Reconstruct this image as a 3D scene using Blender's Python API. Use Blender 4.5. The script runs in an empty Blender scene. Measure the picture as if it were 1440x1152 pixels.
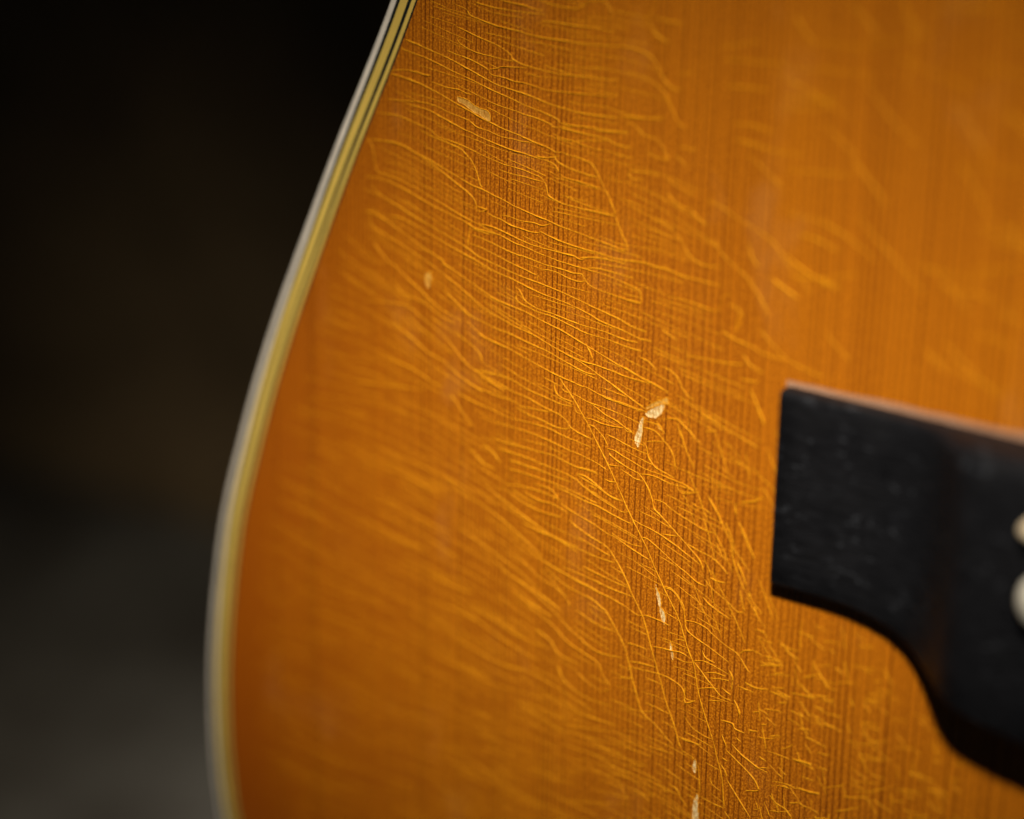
import bpy, bmesh, math, random
from mathutils import Vector, Matrix

# ------------------------------------------------------------------ frame
# Guitar frame (mm): X across the grain, Y into the body, Z along the grain
# towards the neck; origin = middle of the bridge on the soundboard surface.
MM = 0.001
LEAN = math.radians(12.0)
BASE = Vector((0.0, 105.0, -165.0))          # heel of the tail block, stands on the floor
R_LEAN = Matrix.Rotation(-LEAN, 4, 'X')

def G(x, y, z):
    """guitar-frame millimetres -> coordinates local to the guitar Empty (metres)"""
    return Vector(((x - BASE.x) * MM, (y - BASE.y) * MM, (z - BASE.z) * MM))

def GW(x, y, z):
    return R_LEAN @ G(x, y, z)

scene = bpy.context.scene
col = scene.collection

# ------------------------------------------------------------------ camera
cam_d = bpy.data.cameras.new("camera")
cam = bpy.data.objects.new("camera", cam_d)
col.objects.link(cam)
cam_d.sensor_width = 36.0
cam_d.lens = 90.0
cam_d.clip_start = 0.01
cam_d.clip_end = 20.0
cam_d.dof.use_dof = True
cam_d.dof.focus_distance = 0.36
cam_d.dof.aperture_fstop = 5.0
cam_d.dof.aperture_blades = 0
CAM_POS = (98.721531, -279.507489, 116.593328)          # mm, guitar frame
cx, cy, cz = (0.790129, 0.612691, 0.017494), (-0.203151, 0.234843, 0.950568), (0.578295, -0.754625, 0.310025)
Rc = R_LEAN.to_3x3() @ Matrix((cx, cy, cz)).transposed()
cam.matrix_world = Matrix.Translation(GW(*CAM_POS)) @ Rc.to_4x4()
scene.camera = cam

# ------------------------------------------------------------------ world, lamps, exposure
world = bpy.data.worlds.new("World")
scene.world = world
world.use_nodes = True
bgn = world.node_tree.nodes["Background"]
bgn.inputs["Color"].default_value = (0.62, 0.72, 0.85, 1)
bgn.inputs["Strength"].default_value = 0.005
scene.view_settings.view_transform = 'Standard'
scene.view_settings.look = 'None'
scene.view_settings.exposure = 0.0
scene.view_settings.gamma = 1.0

def spot(name, pos, target, power, angle, blend, radius, color):
    d = bpy.data.lights.new(name, 'SPOT')
    d.energy = power
    d.spot_size = math.radians(angle)
    d.spot_blend = blend
    d.shadow_soft_size = radius
    d.color = color
    o = bpy.data.objects.new(name, d)
    col.objects.link(o)
    p, t = GW(*pos), GW(*target)
    o.location = p
    o.rotation_euler = (t - p).to_track_quat('-Z', 'Y').to_euler()
    return o

# key: snooted studio lamp above the neck side, raking down over the top
HOT = (-95.0, 0.0, 0.0)
ROLL = -30.0
KD = Vector((0.60, -1.0, 1.30)).normalized() * 750.0
key = spot("key_lamp", (HOT[0] + KD.x, HOT[1] + KD.y, HOT[2] + KD.z), HOT, 50.0, 9.0, 1.0, 0.035, (1.0, 0.92, 0.80))
key.rotation_euler = (key.rotation_euler.to_matrix() @ Matrix.Rotation(math.radians(ROLL), 3, 'Z')).to_euler()
key.scale = (2.2, 1.0, 1.0)      # barn doors: a wide, low pool of light
# large dim fill added low left for cool sheen on bridge and lacquer
fd = bpy.data.lights.new("added_fill", 'AREA')
fd.shape = 'RECTANGLE'; fd.size = 0.55; fd.size_y = 0.40
fd.energy = 0.07
fd.color = (0.80, 0.90, 1.0)
fo = bpy.data.objects.new("added_fill", fd); col.objects.link(fo)
fp, ft = GW(-560.0, -780.0, -190.0), GW(-60.0, 0.0, 0.0)
fo.location = fp
fo.rotation_euler = (ft - fp).to_track_quat('-Z', 'Y').to_euler()
# weak spot added to brighten the floor and wall behind the guitar
spot("added_floor_spot", (-420, -260, 60), (-330, 170, -188), 2.8, 38.0, 1.0, 0.08, (1.0, 0.88, 0.70))

# ------------------------------------------------------------------ helpers
def new_obj(name, verts, faces, mat, parent=None, smooth=False):
    me = bpy.data.meshes.new(name)
    me.from_pydata([tuple(v) for v in verts], [], faces)
    me.validate(); me.update()
    bm = bmesh.new(); bm.from_mesh(me)
    bmesh.ops.recalc_face_normals(bm, faces=bm.faces)
    bm.to_mesh(me); bm.free()
    if smooth:
        for p in me.polygons: p.use_smooth = True
    if mat: me.materials.append(mat)
    o = bpy.data.objects.new(name, me)
    col.objects.link(o)
    if parent: o.parent = parent
    return o

class NT:
    """tiny node-tree builder"""
    def __init__(self, name):
        self.mat = bpy.data.materials.new(name)
        self.mat.use_nodes = True
        self.t = self.mat.node_tree
        self.b = self.t.nodes["Principled BSDF"]
    def n(self, kind, **kw):
        nd = self.t.nodes.new(kind)
        for k, v in kw.items(): setattr(nd, k, v)
        return nd
    def l(self, a, b): self.t.links.new(a, b)
    def val(self, sock, v):
        if isinstance(v, bpy.types.NodeSocket): self.l(v, sock)
        else: sock.default_value = v
    def m(self, op, a, b=0.0, c=0.0, clamp=False):
        nd = self.n('ShaderNodeMath', operation=op, use_clamp=clamp)
        self.val(nd.inputs[0], a); self.val(nd.inputs[1], b); self.val(nd.inputs[2], c)
        return nd.outputs[0]
    def noise(self, vec, scale, detail=2.0, rough=0.5, dim='3D'):
        nd = self.n('ShaderNodeTexNoise', noise_dimensions=dim)
        if dim == '1D': self.val(nd.inputs['W'], vec)
        else: self.val(nd.inputs['Vector'], vec)
        nd.inputs['Scale'].default_value = scale
        nd.inputs['Detail'].default_value = detail
        nd.inputs['Roughness'].default_value = rough
        return nd.outputs[0]
    def comb(self, x, y, z):
        nd = self.n('ShaderNodeCombineXYZ')
        self.val(nd.inputs[0], x); self.val(nd.inputs[1], y); self.val(nd.inputs[2], z)
        return nd.outputs[0]
    def mix(self, f, a, b, blend='MIX'):
        nd = self.n('ShaderNodeMix', data_type='RGBA', blend_type=blend)
        self.val(nd.inputs[0], f); self.val(nd.inputs[6], a); self.val(nd.inputs[7], b)
        return nd.outputs[2]
    def rng(self, v, a, b, c=0.0, d=1.0, smooth=False):
        nd = self.n('ShaderNodeMapRange', interpolation_type='SMOOTHSTEP' if smooth else 'LINEAR')
        self.val(nd.inputs[0], v)
        for i, q in enumerate((a, b, c, d)): self.val(nd.inputs[1 + i], q)
        return nd.outputs[0]
    def coords_mm(self):
        """object coordinates back in guitar-frame millimetres"""
        tc = self.n('ShaderNodeTexCoord')
        sp = self.n('ShaderNodeSeparateXYZ'); self.l(tc.outputs['Object'], sp.inputs[0])
        x = self.m('MULTIPLY_ADD', sp.outputs[0], 1000.0, BASE.x)
        y = self.m('MULTIPLY_ADD', sp.outputs[1], 1000.0, BASE.y)
        z = self.m('MULTIPLY_ADD', sp.outputs[2], 1000.0, BASE.z)
        return x, y, z
    def bump(self, h, dist, strength=1.0):
        nd = self.n('ShaderNodeBump')
        nd.inputs['Strength'].default_value = strength
        nd.inputs['Distance'].default_value = dist
        self.l(h, nd.inputs['Height'])
        self.l(nd.outputs[0], self.b.inputs['Normal'])
    def bs(self, **kw):
        for k, v in kw.items(): self.val(self.b.inputs[k.replace('_', ' ')], v)

def plain(name, c, rough=0.4, spec=0.5, var=0.08, scale=0.4, bump=0.0):
    T = NT(name)
    x, y, z = T.coords_mm()
    nz = T.noise(T.comb(x, y, z), scale, 4.0, 0.6)
    f = T.rng(nz, 0.3, 0.7, 1.0 - var, 1.0 + var)
    c4 = (*c, 1)
    nd = T.n('ShaderNodeVectorMath', operation='SCALE')
    nd.inputs[0].default_value = c
    T.l(f, nd.inputs['Scale'])
    T.l(nd.outputs[0], T.b.inputs['Base Color'])
    T.bs(Roughness=rough)
    T.b.inputs['Specular IOR Level'].default_value = spec
    if bump: T.bump(nz, bump)
    return T.mat

# ------------------------------------------------------------------ materials
def spruce():
    T = NT("lacquered_spruce")
    x, y, z = T.coords_mm()
    # growth-ring phase: rings widen from the edge of the plate inwards, grain wanders slowly
    wander = T.m('MULTIPLY_ADD', T.noise(T.comb(T.m('MULTIPLY', x, 0.012), 0.0, T.m('MULTIPLY', z, 0.007)), 1.0, 2.0), 6.0, -3.0)
    u = T.m('ADD', x, wander)
    # local drift of the ring width
    dr = T.m('MULTIPLY', T.noise(u, 0.45, 2.0, 0.5, '1D'), 1.2)
    ph = T.m('ADD', T.m('ADD', T.m('MULTIPLY', u, 0.68), T.m('MULTIPLY', T.m('MULTIPLY', u, u), -0.00235)), dr)
    idx = T.m('FLOOR', ph)
    fr = T.m('FRACT', ph)
    wn = T.n('ShaderNodeTexWhiteNoise', noise_dimensions='1D'); T.l(idx, wn.inputs['W'])
    rnd = wn.outputs['Value']
    # latewood: soft rise, sharp stop
    rise = T.rng(fr, 0.58, 0.90, 0.0, 1.0, True)
    stop = T.rng(fr, 0.93, 1.0, 1.0, 0.0, True)
    late = T.m('MULTIPLY', rise, stop)
    late = T.m('MULTIPLY', late, T.rng(rnd, 0.0, 1.0, 0.55, 1.1))
    grp = T.noise(u, 0.16, 2.0, 0.6, '1D')
    late = T.m('MULTIPLY', late, T.rng(grp, 0.32, 0.68, 0.65, 1.15))
    # lines break up along the grain
    brk = T.noise(T.comb(T.m('MULTIPLY', x, 2.6), 0.0, T.m('MULTIPLY', z, 0.9)), 1.0, 3.0, 0.6)
    late = T.m('MULTIPLY', late, T.rng(brk, 0.25, 0.70, 0.65, 1.2))
    # grainy stipple of the tracheids under the lacquer
    sti = T.noise(T.comb(T.m('MULTIPLY', x, 3.4), 0.0, T.m('MULTIPLY', z, 3.0)), 1.0, 2.0, 0.7)
    stip = T.rng(sti, 0.40, 0.62, 0.0, 1.0)
    # broad colour bands across the plate and cloudy ageing of the lacquer
    band = T.noise(T.comb(T.m('MULTIPLY', x, 0.07), 0.0, T.m('MULTIPLY', z, 0.004)), 1.0, 3.0, 0.6)
    cloud = T.noise(T.comb(T.m('MULTIPLY', x, 0.03), 0.0, T.m('MULTIPLY', z, 0.03)), 1.0, 3.0, 0.55)
    early = T.mix(T.rng(band, 0.3, 0.7), (0.41, 0.099, 0.002, 1), (0.58, 0.166, 0.0045, 1))
    early = T.mix(T.rng(cloud, 0.32, 0.68, 0.0, 0.6), early, (0.37, 0.083, 0.002, 1))
    early = T.mix(T.m('MULTIPLY', stip, 0.8), early, (0.74, 0.252, 0.008, 1))
    early = T.mix(T.m('MULTIPLY', T.m('SUBTRACT', 1.0, stip), 0.6), early, (0.24, 0.062, 0.002, 1))
    rim = T.m('MULTIPLY', T.rng(T.m('ABSOLUTE', x), 110.0, 174.0, 0.0, 0.9, True), T.rng(z, -140.0, 60.0, 1.0, 0.45))
    early = T.mix(rim, early, (0.33, 0.062, 0.001, 1))
    c = T.mix(T.m('MULTIPLY', late, 0.95, clamp=True), early, (0.12, 0.022, 0.001, 1))
    # pale haze patches: reflections off lacquer dents, painted into the colour
    refl_haze = T.noise(T.comb(T.m('MULTIPLY', x, 0.075), 0.0, T.m('MULTIPLY', z, 0.045)), 1.0, 4.0, 0.6)
    c = T.mix(T.rng(refl_haze, 0.56, 0.74, 0.0, 0.11, True), c, (0.60, 0.30, 0.10, 1))
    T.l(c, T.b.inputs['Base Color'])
    T.bs(Roughness=T.rng(cloud, 0.3, 0.7, 0.32, 0.46))
    T.b.inputs['Specular IOR Level'].default_value = 0.25
    h = T.m('SUBTRACT', T.m('MULTIPLY', sti, 1.0), T.m('MULTIPLY', late, 0.45))
    T.bump(h, 0.00008, 1.0)
    return T.mat

def lacquer_ridge():
    T = NT("lifted_lacquer")
    x, y, z = T.coords_mm()
    nz = T.noise(T.comb(x, y, z), 2.2, 3.0, 0.65)
    c = T.mix(T.rng(nz, 0.3, 0.7), (0.48, 0.160, 0.002, 1), (0.82, 0.360, 0.008, 1))
    T.l(c, T.b.inputs['Base Color'])
    T.bs(Roughness=0.65)
    T.b.inputs['Specular IOR Level'].default_value = 0.08
    return T.mat

def mottled_pale(name, c0, c1):
    T = NT(name)
    x, y, z = T.coords_mm()
    nz = T.noise(T.comb(T.m('MULTIPLY', x, 3.2), 0.0, T.m('MULTIPLY', z, 1.3)), 1.0, 3.0, 0.75)
    c = T.mix(T.rng(nz, 0.40, 0.58), (*c0, 1), (*c1, 1))
    T.l(c, T.b.inputs['Base Color'])
    T.bs(Roughness=0.7)
    T.bump(nz, 0.00025, 1.0)
    return T.mat

def ebony():
    T = NT("blackened_bridge_wood")
    x, y, z = T.coords_mm()
    st = T.noise(T.comb(T.m('MULTIPLY', x, 0.35), T.m('MULTIPLY', y, 1.0), T.m('MULTIPLY', z, 2.2)), 1.0, 4.0, 0.65)
    cl = T.noise(T.comb(x, y, z), 0.16, 3.0, 0.6)
    c = T.mix(T.rng(st, 0.35, 0.7), (0.0035, 0.0035, 0.0042, 1), (0.010, 0.0102, 0.012, 1))
    sp = T.noise(T.comb(T.m('MULTIPLY', x, 0.42), T.m('MULTIPLY', y, 0.6), T.m('MULTIPLY', z, 0.75)), 1.0, 3.0, 0.7)
    c = T.mix(T.rng(sp, 0.60, 0.72, 0.0, 0.6, True), c, (0.050, 0.054, 0.062, 1))
    T.l(c, T.b.inputs['Base Color'])
    T.bs(Roughness=T.rng(cl, 0.3, 0.7, 0.42, 0.60))
    T.b.inputs['Specular IOR Level'].default_value = 0.16
    T.bump(st, 0.00022, 0.8)
    return T.mat

def floor_mat():
    T = NT("worn_dark_floor")
    x, y, z = T.coords_mm()
    a = T.noise(T.comb(x, y, 0.0), 0.022, 4.0, 0.6)
    b = T.noise(T.comb(x, y, 0.0), 0.25, 3.0, 0.6)
    c = T.mix(T.rng(a, 0.35, 0.65), (0.050, 0.043, 0.034, 1), (0.125, 0.120, 0.104, 1))
    c = T.mix(T.rng(b, 0.3, 0.7, 0.0, 0.4), c, (0.04, 0.033, 0.026, 1))
    T.l(c, T.b.inputs['Base Color'])
    T.bs(Roughness=0.8)
    T.bump(b, 0.0006, 0.6)
    return T.mat

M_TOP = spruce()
M_RIDGE = lacquer_ridge()
M_BARE = mottled_pale("bare_spruce", (0.58, 0.27, 0.045), (0.97, 0.74, 0.36))
M_FLAKE = mottled_pale("milky_lifted_lacquer", (0.50, 0.19, 0.010), (0.78, 0.40, 0.06))
M_EBONY = ebony()
M_BONE = plain("aged_bone", (0.72, 0.58, 0.38), 0.35, 0.5, 0.06, 0.5)
M_PIN = plain("ivory_plastic", (0.70, 0.66, 0.54), 0.30, 0.5, 0.04, 0.5)
M_PEARL = plain("pearl_shell", (0.62, 0.54, 0.36), 0.25, 0.5, 0.15, 0.8)
M_WHITE = plain("aged_white_binding", (0.80, 0.72, 0.60), 0.35, 0.5, 0.10, 0.3)
M_CREAM = plain("amber_cream_ply", (0.74, 0.51, 0.10), 0.35, 0.5, 0.07, 0.15)
M_BLACK = plain("black_ply", (0.008, 0.011, 0.010), 0.4, 0.4, 0.1, 0.3)
M_SIDE = plain("dark_mahogany", (0.055, 0.020, 0.010), 0.35, 0.5, 0.2, 0.1)
M_FLOOR = floor_mat()
M_WALL = plain("dark_wall_plaster", (0.115, 0.078, 0.038), 0.85, 0.3, 0.35, 0.025)

# ------------------------------------------------------------------ setting
def plane(name, corners, mat):
    o = new_obj(name, corners, [(0, 1, 2, 3)], mat)
    o["kind"] = "structure"
    return o
WALL_Y = (512.0 * math.sin(LEAN) + 1.5) * MM
plane("floor", [(-3, -3, 0), (3, -3, 0), (3, WALL_Y, 0), (-3, WALL_Y, 0)], M_FLOOR)
plane("wall", [(-3, WALL_Y, 0), (3, WALL_Y, 0), (3, WALL_Y, 2.6), (-3, WALL_Y, 2.6)], M_WALL)

# ------------------------------------------------------------------ the guitar body
guitar = bpy.data.objects.new("acoustic_guitar", None)
col.objects.link(guitar)
guitar.empty_display_size = 0.05
guitar.rotation_euler = (-LEAN, 0, 0)
guitar["label"] = "worn amber acoustic guitar with crazed lacquer top, striped binding and black bridge"
guitar["category"] = "guitar"

def catmull(pts, n, closed=False):
    P = [Vector(p) for p in pts]; out = []
    N = len(P)
    for i in range(N if closed else N - 1):
        if closed: a, b, c, d = P[i - 1], P[i], P[(i + 1) % N], P[(i + 2) % N]
        else: a, b, c, d = P[max(i - 1, 0)], P[i], P[i + 1], P[min(i + 2, N - 1)]
        for k in range(n):
            t = k / n
            out.append(0.5 * ((2 * b) + (c - a) * t + (2 * a - 5 * b + 4 * c - d) * t * t + (3 * b - a - 3 * c + d) * t ** 3))
    if not closed: out.append(P[-1])
    return out

half = [(60, -162), (110, -151), (148, -130), (167.2, -106), (175.7, -84.1), (177.8, -59.5), (174.8, -32.5), (169.4, -12.8),
        (163.1, 4.9), (154.7, 24.5), (149.0, 37.1), (138.9, 58.4), (128.5, 84), (121, 115), (118, 147), (122, 182), (131, 220),
        (138.5, 255), (138, 287), (125, 317), (95, 337), (50, 345)]
loop = [(0, -165)] + half + [(0, 347)] + [(-a, b) for a, b in reversed(half)]
OUT = catmull([(a, b) for a, b in loop], 12, True)

def inset(d):
    """outline moved inwards by d millimetres"""
    N = len(OUT); res = []
    for i in range(N):
        t = (OUT[(i + 1) % N] - OUT[i - 1]).normalized()
        n = Vector((-t.y, t.x))
        if n.dot(Vector((0, 60)) - OUT[i]) < 0: n = -n
        res.append(OUT[i] + n * d)
    return res

def ring(name, profile, mat, parent):
    """sweep a closed profile of (inset, depth y) points round the outline"""
    verts, faces = [], []
    N, K = len(OUT), len(profile)
    for (d, y) in profile:
        for p in inset(d): verts.append(G(p.x, y, p.y))
    for k in range(K):
        k2 = (k + 1) % K
        for i in range(N):
            j = (i + 1) % N
            faces.append((k * N + i, k * N + j, k2 * N + j, k2 * N + i))
    o = new_obj(name, verts, faces, mat, parent, smooth=True)
    o.data.set_sharp_from_angle(angle=math.radians(40)) if hasattr(o.data, "set_sharp_from_angle") else None
    return o

W = [1.15, 0.58, 1.28, 0.58, 0.66, 0.32]
edges = [0.0]
for w in W: edges.append(edges[-1] + w)
# outermost binding with a rounded edge
ring("binding", [(edges[1], 0.0), (0.5, 0.0), (0.26, 0.06), (0.08, 0.22), (0.0, 0.5), (0.0, 6.0), (edges[1], 6.0)], M_WHITE, guitar)
for k, (nm, m) in enumerate([("black_purfling_line", M_BLACK), ("cream_purfling_line", M_CREAM), ("black_purfling_line", M_BLACK),
                             ("cream_purfling_line", M_CREAM), ("black_purfling_line", M_BLACK)]):
    a, b = edges[k + 1], edges[k + 2]
    y0 = 0.02 if m is M_BLACK else 0.0
    ring(nm, [(a, y0), (b, y0), (b, 2.2), (a, 2.2)], m, guitar)

# soundboard plate inside the purfling
ins = inset(edges[-1])
N = len(ins)
vs = [G(p.x, 0.0, p.y) for p in ins] + [G(p.x, 2.8, p.y) for p in ins]
fs = [tuple(range(N)), tuple(range(2 * N - 1, N - 1, -1))] + [(i, (i + 1) % N, N + (i + 1) % N, N + i) for i in range(N)]
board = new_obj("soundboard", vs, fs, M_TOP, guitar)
# rim and back
ring("rim", [(0.25, 6.0), (0.25, 102.0), (3.0, 102.0), (3.0, 6.0)], M_SIDE, guitar)
p0 = inset(0.0)
vs = [G(p.x, 102.0, p.y) for p in p0] + [G(p.x, 105.0, p.y) for p in p0]
new_obj("back_plate", vs, fs, M_SIDE, guitar)

# ------------------------------------------------------------------ bridge
bridge_x = [-69.3, -69.1, -66, -62, -58, -54, -51, -49, -48, -47, -46, -45.2, -44.5, -43.8, -43.2, -42.6, -42, -41.5, -41, -40.3, -39.5, -38, -36, -34, -31, -27, -22, -16, -8]
bx = bridge_x + [0] + [-v for v in reversed(bridge_x)]
def lerp_tab(tab, v):
    v = -abs(v)
    for (a, fa), (b, fb) in zip(tab, tab[1:]):
        if a <= v <= b:
            t = (v - a) / (b - a)
            return fa + (fb - fa) * t
    return tab[-1][1]
LOWER = [(-70, -12.5), (-60, -12.4), (-57, -12.5), (-53, -13.1), (-50, -14.0), (-47, -15.6), (-44, -17.7), (-41, -19.1), (-38, -20.0), (-33.6, -20.9), (-28.6, -21.7), (-12, -22.8), (0, -23.2)]
HEIGHT = [(-70, 2.4), (-60, 2.5), (-51, 2.7), (-48, 2.95), (-46, 3.45), (-44.5, 4.1), (-43, 5.0), (-41.5, 6.1), (-40, 7.0), (-38.5, 7.6), (-36.5, 7.95), (-31, 8.15), (0, 8.3)]
def bridge_mesh():
    verts, faces, K = [], [], 0
    for n, xv in enumerate(bx):
        h, zl, zt = lerp_tab(HEIGHT, xv), lerp_tab(LOWER, xv), 14.95
        end = abs(xv) > 69.2
        if end: h -= 0.22; zt -= 0.45; zl += 0.5
        r = 0.3 * h
        sec = [(zt, 0.0), (zt, h - r), (zt - 0.13 * r, h - 0.5 * r), (zt - 0.5 * r, h - 0.13 * r), (zt - r, h)]
        for q in range(1, 8):
            t = q / 8.0
            sec.append((zt - r + (zl + r - zt + r) * t, h))
        r2 = 0.45
        sec += [(zl + r2, h), (zl + 0.13 * r2, h - 0.35 * r2), (zl, h - r2), (zl, 0.0)]
        K = len(sec)
        for (zz, hh) in sec: verts.append(G(xv, -hh, zz))
    for i in range(len(bx) - 1):
        for k in range(K - 1):
            a = i * K + k
            faces.append((a, a + 1, a + K + 1, a + K))
    faces.append(tuple(range(K)))
    L = (len(bx) - 1) * K
    faces.append(tuple(range(L + K - 1, L - 1, -1)))
    o = new_obj("bridge", verts, faces, M_EBONY, guitar, smooth=True)
    if hasattr(o.data, "set_sharp_from_angle"): o.data.set_sharp_from_angle(angle=math.radians(50))
    return o
bridge = bridge_mesh()

def lathe(name, cx_, cz_, prof, mat, parent, seg=28):
    """profile of (radius, height above soundboard) about an axis along -Y"""
    verts, faces = [], []
    for (r, h) in prof:
        for s in range(seg):
            a = 2 * math.pi * s / seg
            verts.append(G(cx_ + r * math.cos(a), -h, cz_ + r * math.sin(a)))
    K = len(prof)
    for k in range(K - 1):
        for s in range(seg):
            t = (s + 1) % seg
            faces.append((k * seg + s, k * seg + t, (k + 1) * seg + t, (k + 1) * seg + s))
    faces.append(tuple(range((K - 1) * seg, K * seg)))
    return new_obj(name, verts, faces, mat, parent, smooth=True)

PIN = [(2.6, 6.0), (2.6, 8.4), (3.6, 8.6), (3.85, 9.2), (3.8, 9.9), (3.3, 10.8), (2.4, 11.4), (1.2, 11.75), (0.15, 11.85)]
for k in range(6):
    xp = -25.5 + k * 10.2
    lathe("bridge_pin", xp, -1.6, PIN, M_PIN, bridge)
for sx in (-1, 1):
    lathe("pearl_dot", sx * 23.6, -12.6, [(2.8, 7.0), (2.8, 8.34), (2.6, 8.45), (0.2, 8.5)], M_PEARL, bridge)

def saddle():
    verts, faces = [], []
    sec_n = 12
    xs = [-29.8, -29.6, -29.0, -28.0, -25, -12, 0, 12, 25, 28.0, 29.0, 29.6, 29.8]
    sc = [0.15, 0.5, 0.85, 1, 1, 1, 1, 1, 1, 1, 0.85, 0.5, 0.15]
    for xv, s in zip(xs, sc):
        zc = 7.2 - (xv + 30) * 0.035
        for k in range(sec_n):
            a = 2 * math.pi * k / sec_n
            w, hh = math.cos(a), math.sin(a)
            verts.append(G(xv, -(8.6 + (2.3 if hh > 0 else 1.6) * hh * (0.5 + 0.5 * s)), zc + 1.65 * s * w))
    for i in range(len(xs) - 1):
        for k in range(sec_n):
            k2 = (k + 1) % sec_n
            faces.append((i * sec_n + k, i * sec_n + k2, (i + 1) * sec_n + k2, (i + 1) * sec_n + k))
    faces.append(tuple(range(sec_n))); L = (len(xs) - 1) * sec_n
    faces.append(tuple(range(L, L + sec_n)))
    new_obj("saddle", verts, faces, M_BONE, bridge, smooth=True)
saddle()

# narrow pale strip along the bridge's front edge
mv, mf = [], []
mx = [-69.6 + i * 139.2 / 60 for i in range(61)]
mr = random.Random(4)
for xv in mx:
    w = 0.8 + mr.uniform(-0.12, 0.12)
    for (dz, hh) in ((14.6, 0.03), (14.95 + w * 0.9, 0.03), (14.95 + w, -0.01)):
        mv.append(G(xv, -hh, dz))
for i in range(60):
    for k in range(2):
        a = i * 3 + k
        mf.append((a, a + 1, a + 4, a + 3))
margin = new_obj("pale_margin", mv, mf, mottled_pale("pale_margin_strip", (0.34, 0.17, 0.09), (0.50, 0.28, 0.17)), board)

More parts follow.
